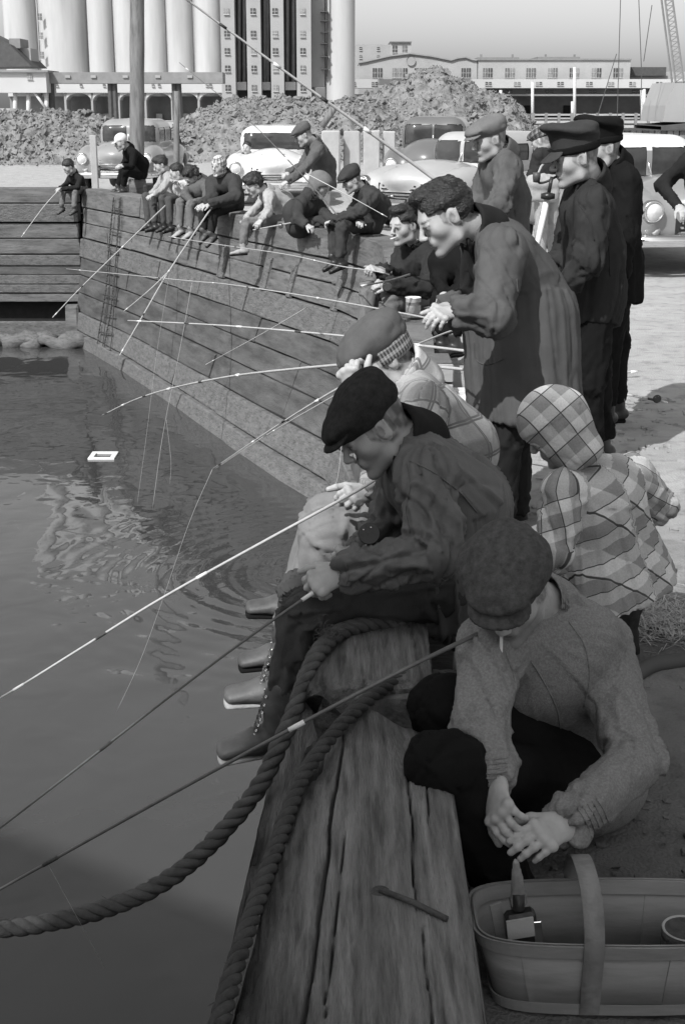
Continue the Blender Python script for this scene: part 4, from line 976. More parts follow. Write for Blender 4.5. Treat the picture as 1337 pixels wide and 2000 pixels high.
def make_hair(H, T, style, m, res, seed):
    k = H.k; g = SDF(H.c-.19*k, H.c+.19*k, res); p = H.p; vol = {'short': .010, 'wavy': .009, 'long': .02, 'crew': .0, 'curly': .017, 'kid': .008}[style]
    g.ell(p(0, -.018, .038), [(.079+vol)*k, (.098+vol)*k, (.088+vol)*k], H.R, .01)
    if style in ('wavy', 'curly', 'long'): g.ell(p(.0, .040, .108), [.058*k, .050*k, .026*k], H.R, .02*k)
    if style == 'long': g.ell(p(0, -.05, -.03), [.085*k, .07*k, .10*k], H.R, .03)
    # cut away the face and neck
    g.ell(p(0, .140, -.002), [.090*k, .102*k, .106*k], H.R, .006, True)
    g.box(p(0, .100, -.045), [.15*k, .085*k, .085*k], H.R, .01, .006, True)
    g.box(p(0, 0, -.16), [.2*k, .2*k, .10*k if style != 'long' else .03*k], H.R, .01, .01, True)
    for s in (-1, 1): g.ell(p(s*.085, -.004, -.006), [.03*k, .026*k, .040*k], H.R, .003, True)
    v, f = g.mesh(); 
    if not len(v): return
    v = relax(v, f, 1, .4); n = vnormals(v, f); L = H.loc(v)
    am = {'short': .007, 'wavy': .009, 'long': .012, 'crew': .0015, 'curly': .014, 'kid': .005}[style]*k
    q = L*[34, 20, 34]+seed; w = np.stack([q[:, 0]+1.3*vnoise(L*9+seed), q[:, 1]*1.0+1.5*vnoise(L*9+5), q[:, 2]], 1)
    v = v+n*(am*(vnoise(w)+.5*ridge(w*2.1)))[:, None]; obj('hair', v, f, m, T, True)

def _uvh(H, v): L = H.loc(v); return np.stack([np.arctan2(L[:, 0], L[:, 1])*.1, L[:, 2]+L[:, 1]*.3, 0*L[:, 0]], 1)
def flatcap(H, T, m, res, seed, o):
    k = H.k; pf = o.get('puff', 1.0); fy = o.get('fy', 1.0); wx = o.get('wx', 1.0); tl = o.get('tilt', .25); g = SDF(H.c-.22*k, H.c+.24*k, res); p = H.p
    c, s = math.cos(tl), math.sin(tl); R2 = np.array([H.R[0], H.R[1]*c-H.R[2]*s, H.R[2]*c+H.R[1]*s])
    g.ell(p(0, .0, .078+.012*(pf-1)), [.099*wx*k*(1+.12*(pf-1)), .125*fy*k*(1+.1*(pf-1)), .056*k*pf], R2, .01); g.ell(p(0, -.035, .055), [.09*k, .09*k, .05*k], H.R, .03)
    g.ell(p(0, -.012, .045), [.084*k, .103*k, .034*k], R2, .02); g.ell(p(0, .075, .07), [.085*k, .06*k, .026*k], R2, .02*k)
    v, f = g.mesh(); v = relax(v, f, 1, .4); n = vnormals(v, f); L = H.loc(v)
    an = np.arctan2(L[:, 0], L[:, 1]); d = vnoise(L*14+seed)*.005+.002*vnoise(L*40)-np.clip(ridge(L*[20, 9, 20]+seed)-.3, 0, 1)*.005
    sm = np.exp(-((np.abs((an/(math.pi/4)+.5) % 1-.5))/.03)**2)*np.clip((L[:, 2]-.07)/.03, 0, 1); d = d-sm*.0025
    v = v+n*(d*k)[:, None]; cap = obj('cap', v, f, m, T, True, uv=_uvh(H, v))
    g.__init__(H.c-.22*k, H.c+.26*k, res*.9); bz = o.get('bz', .052); bd = o.get('bd', .3); cb, sb = math.cos(bd), math.sin(bd); R3 = np.array([H.R[0], H.R[1]*cb-H.R[2]*sb, H.R[2]*cb+H.R[1]*sb])
    g.ell(p(0, .092, bz), [.078*k, .06*k, .0105*k], R3, .005)
    v, f = g.mesh(); L = H.loc(v); v = v-H.R[2]*(L[:, 0]**2*2.2*k)[:, None]; obj('brim', v, f, m, cap, True, uv=_uvh(H, v))
    if o.get('band'):
        g.__init__(H.c-.22*k, H.c+.22*k, res*.9); g.econe(p(0, -.01, .0), p(0, -.012, .045), H.R[0], (.088*k, .106*k), (.09*k, .11*k), .005, flat=.3)
        g.box(p(0, .11, -.03), [.2*k, .085*k, .075*k], H.R, .01, .004, True); v, f = g.mesh(); obj('ear_band', v, f, M['band'], cap, True, uv=np.stack([np.arctan2(H.loc(v)[:, 0], H.loc(v)[:, 1])*.1, H.loc(v)[:, 2]*.5, 0*v[:, 0]], 1))
def peaked(H, T, m, res, seed, o):
    k = H.k; g = SDF(H.c-.24*k, H.c+.26*k, res); p = H.p; tl = o.get('tilt', -.30); c, s = math.cos(tl), math.sin(tl); R2 = np.array([H.R[0], H.R[1]*c-H.R[2]*s, H.R[2]*c+H.R[1]*s])
    g.ell(p(0, .006, .118), [.112*k, .132*k, .032*k], R2, .02); g.econe(p(0, -.012, .035), p(0, -.012, .115), H.R[0], (.086*k, .103*k), (.095*k, .112*k), .012, flat=.4)
    v, f = g.mesh(); v = relax(v, f, 1, .4); n = vnormals(v, f); L = H.loc(v); d = vnoise(L*11+seed)*.006*(L[:, 2] > .1)+.0015*vnoise(L*40); v = v+n*(d*k)[:, None]; cap = obj('cap', v, f, m, T, True)
    g.__init__(H.c-.22*k, H.c+.26*k, res*.8); cb, sb = math.cos(.45), math.sin(.45); R3 = np.array([H.R[0], H.R[1]*cb-H.R[2]*sb, H.R[2]*cb+H.R[1]*sb]); g.ell(p(0, .098, .035), [.078*k, .062*k, .008*k], R3, .004)
    v, f = g.mesh(); L = H.loc(v); v = v-H.R[2]*(L[:, 0]**2*2.5*k)[:, None]; obj('visor', v, f, M[o.get('visor', 'c_char')], cap, True)
    g.__init__(H.c-.22*k, H.c+.22*k, res*.8); g.econe(p(0, -.012, .03), p(0, -.012, .052), H.R[0], (.090*k, .107*k), (.091*k, .108*k), .004, flat=.2); v, f = g.mesh(); obj('hat_band', v, f, M['c_black'], cap, True)
def hood(H, T, m, res, seed, o):
    k = H.k; g = SDF(H.c-.26*k, H.c+.26*k, res); p = H.p; b = o.get('big', 1.0)
    g.ell(p(0, -.012, .035), [.103*k*b, .122*k*b, .112*k*b], H.R, .02); g.ell(p(0, -.02, -.05), [.092*k*b, .098*k*b, .09*k*b], H.R, .05); g.ell(p(0, -.10, .03), [.03*k, .03*k, .03*k], H.R, .05*k)
    g.ell(p(0, .13, -.02), [.072*k, .085*k, .088*k], H.R, .006, True); g.ell(p(0, .03, -.02), [.082*k, .1*k, .095*k], H.R, .004, True)
    g.ell(p(0, -.035, -.125), [.080*k, .075*k, .05*k], H.R, .05*k); g.box(p(0, 0, -.25*b), [.3*k, .3*k, .09*k], H.R, .01, .01, True)
    v, f = g.mesh(); v = relax(v, f, 1, .4); n = vnormals(v, f); L = H.loc(v); d = vnoise(L*12+seed)*.005-np.clip(ridge(L*[14, 14, 8]+seed), 0, 1)**2*.006*(L[:, 2] < .03); v = v+n*(d*k)[:, None]
    L = H.loc(v); uv = np.stack([(L[:, 1]+.25*L[:, 0])*k, (L[:, 2]-.3*L[:, 0])*k, 0*L[:, 0]], 1)
    if o.get('cross'): q = v-H.c; A1 = np.array([.75, .24, .61]); A2 = np.array([-.66, .28, .70]); uv = np.stack([q@A1, q@A2, 0*L[:, 0]], 1)
    obj('hood', v, f, m, T, True, uv=uv)
def knitcap(H, T, m, res, seed, o):
    k = H.k; g = SDF(H.c-.2*k, H.c+.2*k, res); p = H.p; g.ell(p(0, -.02, .05), [.088*k, .105*k, .088*k], H.R, .02); g.box(p(0, .09, -.04), [.2*k, .08*k, .07*k], H.R, .01, .01, True); g.box(p(0, 0, -.13), [.2*k, .2*k, .12*k], H.R, .01, .01, True)
    if o.get('peak'): g.ell(p(0, .11, .035), [.06*k, .05*k, .01*k], H.R, .01)
    v, f = g.mesh(); obj('cap', v, f, m, T, True, uv=_uvh(H, v))
def scarfh(H, T, m, res, seed, o):
    k = H.k; g = SDF(H.c-.22*k, H.c+.22*k, res); p = H.p; g.ell(p(0, -.015, .035), [.088*k, .108*k, .098*k], H.R, .02); g.ell(p(0, -.02, -.06), [.08*k, .08*k, .07*k], H.R, .04); g.ell(p(0, .12, -.03), [.066*k, .09*k, .085*k], H.R, .008, True); g.ell(p(0, .07, -.1), [.03*k]*3, H.R, .02)
    v, f = g.mesh(); obj('headscarf', v, f, m, T, True, uv=_uvh(H, v))
HATS = {'flat': flatcap, 'peaked': peaked, 'hood': hood, 'knit': knitcap, 'scarf': scarfh}
# ---------------------------------------------------------------- who is there
A = lambda *q: [P(*x) for x in q]
# man bending over the basket
TF, HFg = person('old man in big cloth cap and heather sweater, cigarette in mouth, over the splint basket',
    hd=P(995, 1152, 3.08), look=(-.28, -.82, -.46), hup=(-.25, -.4, .8), hk=1.0, neck=P(1066, 1190, 3.24), sh=A((955, 1270, 3.10), (1165, 1262, 3.30)), el=A((938, 1425, 2.92), (1240, 1488, 3.02)), wr=A((965, 1535, 2.76), (1098, 1612, 2.72)),
    pel=P(1140, 1530, 3.32), mid=P(1120, 1370, 3.42), hips=(.8, .5, 0), kn=A((868, 1500, 2.76), (868, 1382, 3.08)), an=A((1000, 1750, 2.86), (975, 1610, 3.20)), toe=[(-.9, -.3, 0), (-.9, -.2, 0)],
    top='c_wool', legs='c_black', skin='skin_d', hat='flat', hatm='c_cap', hat_opt=dict(puff=1.3, tilt=.45, bz=.045, bd=.6, fy=.88, wx=1.1), amp=.0075, res=.0078, hres=.0042, bulk=1.12, collar=.9, sleeve=1.06, seed=2, hairdark=.6, beard=.5, leg=1.22, old=1, legfold=.6,
    hands_k=1.0, hands=[dict(d=P(995, 1670, 2.60)-P(965, 1535, 2.76), n=(-.75, -.45, .45), th=1, curl=(.45, .5, .3), spread=-.04, thumb_in=1.0), dict(d=P(985, 1672, 2.58)-P(1098, 1612, 2.72), n=(.15, -.62, .75), th=1, curl=(.35, .4, .3), spread=.0, thumb_in=1.0)])
# man in the dark jacket, near
TC, HC = person('man in dark flat cap and jacket seated on the near beam, bent over his reel',
    hd=P(728, 836, 3.74), look=(-.80, -.25, -.62), hup=(-.5, 0, .8), hk=1.0, neck=P(800, 858, 3.80), sh=A((838, 935, 3.58), (800, 880, 4.02)), el=A((852, 1085, 3.44), (760, 1040, 4.02)), wr=A((668, 1118, 3.48), (700, 1080, 3.84)),
    pel=P(868, 1128, 3.78), mid=P(896, 985, 3.86), hips=(.1, 1, 0), kn=A((600, 1195, 3.58), (590, 1165, 3.92)), an=A((548, 1395, 3.60), (560, 1305, 3.94)), toe=[(-.97, -.12, -.12), (-.97, -.1, .0)],
    top='c_satin', legs='c_denim', skin='skin_d', shoe='leather', sole='sole', hat='flat', hatm='c_capk', hat_opt=dict(puff=1.15, tilt=.3, bd=.35), amp=.0125, res=.0075, hres=.0042, bulk=1.08, collar=1.0, sleeve=1.12, seed=3, hairdark=.75, leg=1.02,
    coat=(P(885, 1195, 3.80), (.20, .17)), tcut=.09, boots=True, shoe_k=1.12, colm='c_dark',
    hands=[dict(d=P(600, 1150, 3.46)-P(668, 1118, 3.48), n=(-.1, -.8, .6), th=1, curl=(.75, .9, .6), thumb_in=.8), dict(d=P(650, 1085, 3.72)-P(700, 1080, 3.84), n=(-.2, -.6, .75), th=-1, curl=(.7, .8, .5))])
# plaid shirt man
TP, HP = person('man in a plaid flannel shirt jacket and earflap cap, one hand raised to his brim',
    hd=P(745, 702, 4.62), look=(-.82, -.28, -.52), hup=(-.4, 0, .85), hk=1.03, neck=P(800, 738, 4.66), sh=A((830, 800, 4.42), (790, 770, 4.88)), el=A((800, 955, 4.25), (712, 868, 4.62)), wr=A((716, 962, 4.25), (694, 768, 4.40)),
    pel=P(838, 1010, 4.62), mid=P(888, 875, 4.70), hips=(.1, 1, 0), kn=A((638, 1050, 4.34), (640, 1010, 4.70)), an=A((572, 1238, 4.36), (585, 1148, 4.72)), toe=[(-.95, -.1, -.05), (-.95, -.05, .05)],
    top='plaid_man', legs='c_tan2', skin='skin', shoe='leather', hat='flat', hatm='c_grey', hat_opt=dict(puff=1.25, tilt=.2, band=1, bd=.2), amp=.009, res=.010, hres=.0045, bulk=1.1, collar=.9, sleeve=1.08, seed=4, leg=1.3, shoe_k=1.1, zero=0.0, under='c_light',
    hands=[dict(d=P(668, 975, 4.15)-P(716, 962, 4.25), n=(-.2, -.85, .45), th=1, curl=(.9, 1.0, .6), thumb_in=.8), dict(d=(-.30, .05, .85), n=(-.5, -.8, .1), th=1, curl=(.9, .9, .5), thumb_in=.9)])
# child
TK, HK = person('small child in a light plaid hooded jacket, seen from behind, leaning left',
    hd=P(1082, 838, 4.36), look=(-.62, .30, -.52), hup=(-.35, .1, .9), hk=.93, neck=P(1130, 912, 4.40), sh=A((1098, 962, 4.27), (1232, 925, 4.50)), el=A((1085, 1075, 4.22), (1285, 985, 4.62)), wr=A((1060, 1130, 4.45), (1235, 1010, 4.75)),
    pel=P(1178, 1060, 4.42), mid=P(1168, 1000, 4.38), hips=(.9, .35, 0), kn=A((1165, 1195, 4.42), (1215, 1195, 4.50)), an=A((1165, 1320, 4.48), (1222, 1315, 4.55)), toe=[(-.3, .9, 0), (0, 1, 0)],
    top='plaid_kid', legs='c_char', kid=.80, cst=.9, amp=.009, res=.009, hres=.005, bulk=1.2, collar=0, sleeve=1.1, seed=5, coat=(P(1198, 1158, 4.42), (.245, .18)), uvrot=-.35, hat='hood', hatm='plaid_kid', hat_opt=dict(big=1.05, cross=1), zero=math.pi, hands=[None, None], leg=1.1)
# man in the long coat
TL, HL = person('dark wavy haired man standing in a long grey raincoat, head bent over his hands',
    hd=P(868, 424, 5.92), look=(-.86, -.26, -.50), hup=(-.45, 0, .85), hk=1.18, neck=P(936, 450, 6.00), sh=A((980, 492, 5.80), (950, 470, 6.24)), el=A((962, 618, 5.62), (930, 600, 6.26)), wr=A((884, 610, 5.60), (875, 600, 6.0)),
    pel=P(1012, 680, 6.04), mid=P(1018, 560, 6.10), hips=(.05, 1, 0), kn=A((985, 860, 5.94), (1005, 850, 6.15)), an=A((980, 1015, 5.98), (1010, 1005, 6.2)), toe=[(-.95, -.2, 0), (-.95, 0, 0)],
    top='c_coat', legs='c_dark', skin='skin', hair='wavy', amp=.0085, res=.011, hres=.0055, bulk=1.30, collar=1.0, sleeve=1.18, seed=6, coat=(P(1026, 812, 6.04), (.235, .250)), cst=.5, cx=1.5, leg=1.15, beard=.3, colm='c_dark',
    hands=[dict(d=P(835, 625, 5.5)-P(888, 612, 5.6), n=(-.1, -.6, .75), th=1, curl=(.5, .5, .4)), dict(d=P(818, 612, 5.8)-P(878, 600, 6.0), n=(.0, -.4, .9), th=-1, curl=(.4, .5, .4))])
# officer with pipe
TO, HO = person('man in a peaked service cap and dark windbreaker standing with a pipe in his mouth',
    hd=P(1122, 308, 7.15), look=(-.97, -.15, -.22), hk=1.15, neck=P(1150, 355, 7.22), sh=A((1158, 402, 7.02), (1135, 388, 7.42)), el=A((1150, 510, 6.92), (1110, 490, 7.45)), wr=A((1102, 562, 6.98), (1075, 520, 7.3)),
    pel=P(1160, 590, 7.24), mid=P(1160, 490, 7.26), hips=(.05, 1, 0), kn=A((1150, 745, 7.14), (1165, 735, 7.32)), an=A((1155, 870, 7.2), (1175, 862, 7.36)), toe=[(-.95, -.2, 0), (-.95, 0, 0)],
    top='c_navy', legs='c_black', skin='skin', hat='peaked', hatm='c_char', amp=.0095, res=.012, hres=.0058, bulk=1.22, collar=1.0, sleeve=1.2, seed=7, coat=(P(1150, 632, 7.22), (.175, .16)), leg=1.15, hairdark=.6, hands=[dict(curl=(.6, .8, .5)), dict(curl=(.9, .9, .6))])
TO2, HO2 = person('second man in uniform with black peaked cap, mostly hidden behind the pipe smoker',
    hd=P(1172, 288, 7.95), look=(-.9, -.35, -.1), hk=1.1, neck=P(1195, 318, 8.0), sh=A((1222, 355, 7.86), (1190, 345, 8.25)), el=A((1222, 455, 7.8), (1180, 450, 8.3)), wr=A((1210, 545, 7.8), (1170, 540, 8.2)),
    pel=P(1205, 540, 8.05), kn=A((1190, 680, 7.95), (1205, 675, 8.15)), an=A((1185, 800, 8.0), (1205, 792, 8.2)), toe=[(-.9, -.4, 0), (-.9, -.2, 0)], top='c_black', legs='c_black', hat='peaked', hatm='c_black', hat_opt=dict(visor='c_black'), amp=.009, res=.016, hres=.007, bulk=1.08, seed=8, coat=(P(1205, 590, 8.03), (.18, .14)), hairdark=.5)
# standing man, pale flat cap
person('man in a grey flat cap and work jacket standing behind the long coat, looking down',
    hd=P(955, 272, 9.25), look=(-.93, -.28, -.28), hk=1.10, neck=P(980, 296, 9.3), sh=A((992, 330, 9.1), (962, 318, 9.5)), el=A((975, 400, 8.98), (935, 390, 9.5)), wr=A((925, 430, 9.0), (905, 430, 9.3)),
    pel=P(985, 470, 9.35), mid=P(990, 390, 9.4), hips=(.05, 1, 0), kn=A((975, 610, 9.3), (990, 605, 9.45)), an=A((975, 725, 9.3), (990, 720, 9.5)), toe=[(-.9, 0, 0), (-.9, 0, 0)], top='c_grey', legs='c_light', hat='flat', hatm='c_mid', hat_opt=dict(tilt=.15), amp=.012, res=.016, hres=.0075, bulk=1.15, collar=.5, under='plaid_cap', sleeve=1.1, seed=9, coat=(P(985, 512, 9.35), (.18, .15)), hands=[{}, {}], hairdark=.5)
person('man in a checked cap and short dark jacket standing by the cars',
    hd=P(1056, 275, 15.2), look=(-.8, .5, -.25), hk=1.08, neck=P(1066, 291, 15.2), sh=A((1050, 305, 15.1), (1080, 305, 15.3)), el=A((1040, 335, 15.1), (1085, 335, 15.3)), wr=A((1038, 365, 15.0), (1080, 360, 15.1)), pel=P(1066, 372, 15.2), kn=A((1055, 450, 15.1), (1078, 450, 15.3)), an=A((1055, 528, 15.1), (1080, 528, 15.3)), toe=[(-.8, .5, 0), (-.8, .5, 0)],
    top='c_navy', legs='c_tan', hat='flat', hatm='plaid_cap', hat_opt=dict(puff=1.2), res=.02, hres=.012, amp=.01, seed=10, hairdark=.6)
person('bare-headed man in sweater, arm akimbo, cut off by the right edge',
    hd=P(1385, 250, 10.2), look=(-.3, -.9, -.1), neck=P(1385, 285, 10.2), sh=A((1340, 318, 10.2), (1430, 320, 10.2)), el=A((1290, 362, 10.3), (1480, 370, 10.3)), wr=A((1326, 405, 10.0), (1440, 420, 10.0)), pel=P(1385, 440, 10.2), kn=A((1370, 560, 10.2), (1405, 560, 10.2)), an=A((1370, 660, 10.3), (1410, 660, 10.3)), toe=[(0, -1, 0), (0, -1, 0)], top='c_dark', legs='c_grey', hair='short', res=.02, hres=.012, sleeve=.9, cuff=False, seed=11)
# seated on the wall
person('bareheaded young man in dark duffel coat with cigarette',
    hd=P(789, 440, 10.17), look=(-.74, -.62, -.18), hk=1.14, neck=P(820, 478, 10.25), sh=A((790, 498, 10.43), (848, 512, 10.05)), el=A((772, 545, 10.20), (838, 562, 9.87)), wr=A((745, 528, 9.90), (758, 556, 9.75)), pel=P(828, 578, 10.43), mid=P(832, 530, 10.45), hips=(.5, -.8, 0), kn=A((722, 565, 10.10), (762, 590, 9.80)), an=A((712, 655, 10.05), (748, 690, 9.75)), toe=[(-.85, -.4, -.2), (-.85, -.4, -.2)],
    top='c_navy', legs='c_mid', hair='wavy', amp=.010, res=.014, hres=.0072, bulk=1.15, collar=1.1, sleeve=1.15, seed=12, coat=(P(835, 600, 10.35), (.2, .17)), leg=1.1, hands=[dict(d=(-.9, -.3, .2), curl=(.6, .7, .5), n=(0, -.4, .9)), dict(d=(-.9, -.3, .1), n=(0, -.5, .8), curl=(.5, .6, .5))])
person('seated person in black with a patterned scarf, almost hidden behind the long coat',
    hd=P(884, 448, 9.0), look=(-.7, -.6, -.3), neck=P(885, 475, 9.05), sh=A((862, 505, 9.1), (908, 508, 8.95)), el=A((858, 545, 9.0), (905, 555, 8.85)), wr=A((868, 575, 8.8), (890, 580, 8.75)), pel=P(890, 578, 9.2), kn=A((860, 590, 8.85), (885, 600, 8.75)), an=A((860, 660, 8.8), (885, 665, 8.7)), toe=[(-.8, -.4, 0), (-.8, -.4, 0)], top='c_black', legs='c_black', hair='short', under='scarf', res=.018, hres=.01, seed=13)
person('man in dark flat cap and jacket seated on the wall, legs over the edge',
    hd=P(686, 352, 16.0), look=(-.86, -.35, -.42), hk=1.12, neck=P(706, 370, 16.1), sh=A((728, 385, 15.8), (708, 380, 16.3)), el=A((705, 412, 15.6), (690, 415, 16.2)), wr=A((648, 432, 15.8), (700, 432, 15.7)), pel=P(722, 438, 16.2), mid=P(736, 405, 16.2), hips=(.2, 1, 0), kn=A((668, 445, 15.6), (652, 440, 15.95)), an=A((664, 508, 15.55), (650, 505, 15.85)), toe=[(-.85, -.45, -.3), (-.85, -.45, -.3)],
    top='c_char', legs='c_char', hat='flat', hatm='c_char', hat_opt=dict(puff=1.2), amp=.012, res=.018, hres=.010, bulk=1.2, sleeve=1.15, seed=14, leg=1.1, hairdark=.6, under='c_white')
person('crouching figure in a hood and dark pleated jacket on top of the wall, turned right',
    hd=P(625, 362, 17.0), look=(.75, -.3, -.45), hk=1.2, neck=P(606, 382, 17.0), sh=A((585, 398, 16.9), (618, 400, 17.2)), el=A((580, 428, 16.8), (640, 425, 17.0)), wr=A((600, 440, 16.7), (655, 435, 16.8)), pel=P(585, 440, 17.1), mid=P(580, 415, 17.1), kn=A((640, 430, 17.0), (630, 420, 17.3)), an=A((630, 445, 17.0), (640, 440, 17.4)), toe=[(1, 0, 0), (1, 0, 0)], top='c_char', legs='c_char', hat='hood', hatm='c_mid', res=.02, hres=.012, bulk=1.25, seed=15, hairdark=0)
person('dark-haired youth in pale sweater leaning on the wall, one leg hanging down',
    hd=P(496, 362, 18.1), look=(-.78, -.35, -.55), hk=1.15, neck=P(520, 374, 18.2), sh=A((527, 386, 18.0), (520, 375, 18.5)), el=A((524, 412, 17.9), (508, 400, 18.5)), wr=A((510, 430, 17.8), (480, 428, 18.3)), pel=P(565, 430, 18.3), mid=P(552, 395, 18.4), hips=(0, 1, 0), kn=A((480, 436, 17.9), (530, 425, 18.6)), an=A((474, 482, 17.85), (500, 432, 18.6)), toe=[(-.95, -.2, -.05), (-1, 0, 0)],
    top='c_tan', legs='c_mid', hair='curly', amp=.01, res=.018, hres=.011, bulk=1.15, seed=16, shoe='c_light')
person('man in cap and tweed jacket standing behind the seated row, bending to his hands',
    hd=P(592, 264, 18.6), look=(-.9, -.15, -.45), hk=1.12, neck=P(612, 279, 18.7), sh=A((622, 292, 18.5), (610, 288, 19.0)), el=A((595, 330, 18.3), (590, 325, 19.0)), wr=A((560, 355, 18.2), (562, 338, 18.8)), pel=P(632, 358, 18.9), mid=P(632, 320, 19.0), hips=(0, 1, 0), kn=A((620, 425, 18.8), (632, 425, 19)), an=A((622, 478, 18.9), (635, 478, 19.1)), toe=[(-1, 0, 0), (-1, 0, 0)], top='c_grey', legs='c_white', hat='flat', hatm='c_grey', hat_opt=dict(puff=1.1), amp=.012, res=.02, hres=.011, bulk=1.2, seed=17, coat=(P(633, 368, 18.95), (.18, .16)), hairdark=.5)
person('smiling person in patterned headscarf and loose dark jacket, seated',
    hd=P(427, 325, 19.5), look=(-.45, -.88, -.05), hk=1.15, neck=P(438, 342, 19.6), sh=A((415, 356, 19.7), (458, 354, 19.5)), el=A((415, 385, 19.4), (460, 385, 19.2)), wr=A((396, 400, 19.1), (408, 400, 19.0)), pel=P(452, 400, 19.9), mid=P(448, 378, 19.9), hips=(.6, -.6, 0), kn=A((398, 410, 19.3), (418, 415, 19.1)), an=A((398, 452, 19.2), (412, 458, 19.0)), toe=[(-.6, -.6, -.5), (-.6, -.6, -.5)], top='c_char', legs='c_dark', hat='scarf', hatm='scarf', smile=True, res=.018, hres=.010, bulk=1.3, sleeve=1.2, seed=18, shoe='leather', hairdark=0)
person('person with thick bushy dark hair bowing low in a brown jacket on the wall',
    hd=P(374, 345, 20.6), look=(-.55, -.5, -.68), hup=(-.4, -.5, .6), hk=1.15, neck=P(392, 353, 20.7), sh=A((372, 368, 20.7), (402, 362, 20.5)), el=A((362, 380, 20.4), (405, 385, 20.3)), wr=A((378, 398, 20.2), (392, 402, 20.0)), pel=P(402, 392, 20.9), kn=A((352, 396, 20.4), (372, 400, 20.1)), an=A((352, 445, 20.4), (372, 448, 20.1)), toe=[(-.7, -.6, -.3), (-.7, -.6, -.3)], top='c_grey', legs='c_mid', hair='curly', res=.018, hres=.010, bulk=1.15, seed=19, hips=(.6, -.6, 0), shoe='c_light')
person('child in white shirt with both hands raised to the face, seated on the wall',
    hd=P(345, 337, 21.3), look=(-.85, -.3, -.3), hk=1.05, neck=P(355, 350, 21.4), sh=A((350, 360, 21.3), (368, 357, 21.4)), el=A((352, 378, 21.1), (362, 374, 21.4)), wr=A((343, 360, 21.0), (347, 358, 21.2)), pel=P(356, 386, 21.5), kn=A((318, 388, 21.2), (330, 390, 21.0)), an=A((320, 438, 21.2), (332, 440, 20.9)), toe=[(-.8, -.5, -.2), (-.8, -.5, -.2)], top='c_white', legs='c_denim', hair='short', res=.018, hres=.010, kid=.9, seed=20, hips=(.5, -.7, 0))
person('youth in pale windcheater with combed dark hair, first of the seated row',
    hd=P(314, 322, 22.0), look=(-.9, -.25, -.45), hk=1.1, neck=P(325, 338, 22.1), sh=A((330, 348, 21.9), (322, 344, 22.4)), el=A((318, 370, 21.7), (308, 366, 22.3)), wr=A((300, 380, 21.6), (296, 380, 22.1)), pel=P(338, 384, 22.2), mid=P(340, 365, 22.2), hips=(.2, 1, 0), kn=A((298, 386, 21.8), (286, 384, 22.2)), an=A((302, 438, 21.7), (290, 436, 22.1)), toe=[(-.9, -.4, -.1), (-.9, -.4, -.1)], top='c_light', legs='c_denim', hair='wavy', res=.018, hres=.010, seed=21, bulk=1.05)
person('person in white cap and black jacket sitting on the mooring post at the corner',
    hd=P(236, 278, 24.3), look=(-.8, -.5, -.35), hk=1.1, neck=P(250, 289, 24.4), sh=A((262, 300, 24.2), (248, 297, 24.7)), el=A((258, 325, 24.0), (246, 320, 24.6)), wr=A((240, 325, 23.9), (238, 322, 24.4)), pel=P(274, 340, 24.6), mid=P(276, 320, 24.6), hips=(.2, 1, 0), kn=A((246, 336, 24.1), (240, 334, 24.5)), an=A((240, 366, 24.1), (230, 366, 24.4)), toe=[(-.9, -.3, -.1), (-.9, -.3, -.1)], top='c_black', legs='c_black', hat='knit', hatm='c_white', hat_opt=dict(peak=1), res=.018, hres=.011, seed=22, hairdark=.6)
person('boy in a dark zip jacket seated alone on the far cross wall holding a rod',
    hd=P(134, 326, 25.2), look=(-.75, -.5, -.55), hk=1.05, neck=P(144, 338, 25.3), sh=A((138, 347, 25.5), (158, 349, 25.2)), el=A((128, 362, 25.2), (152, 366, 24.9)), wr=A((117, 368, 24.9), (120, 370, 24.8)), pel=P(156, 369, 25.5), kn=A((124, 372, 25.0), (147, 375, 24.9)), an=A((121, 404, 24.95), (145, 406, 24.85)), toe=[(-.5, -.75, -.3), (-.5, -.75, -.3)], top='c_dark', legs='c_mid', hair='short', res=.018, hres=.011, kid=.85, seed=23, hips=(1, -.3, 0), shoe='leather')
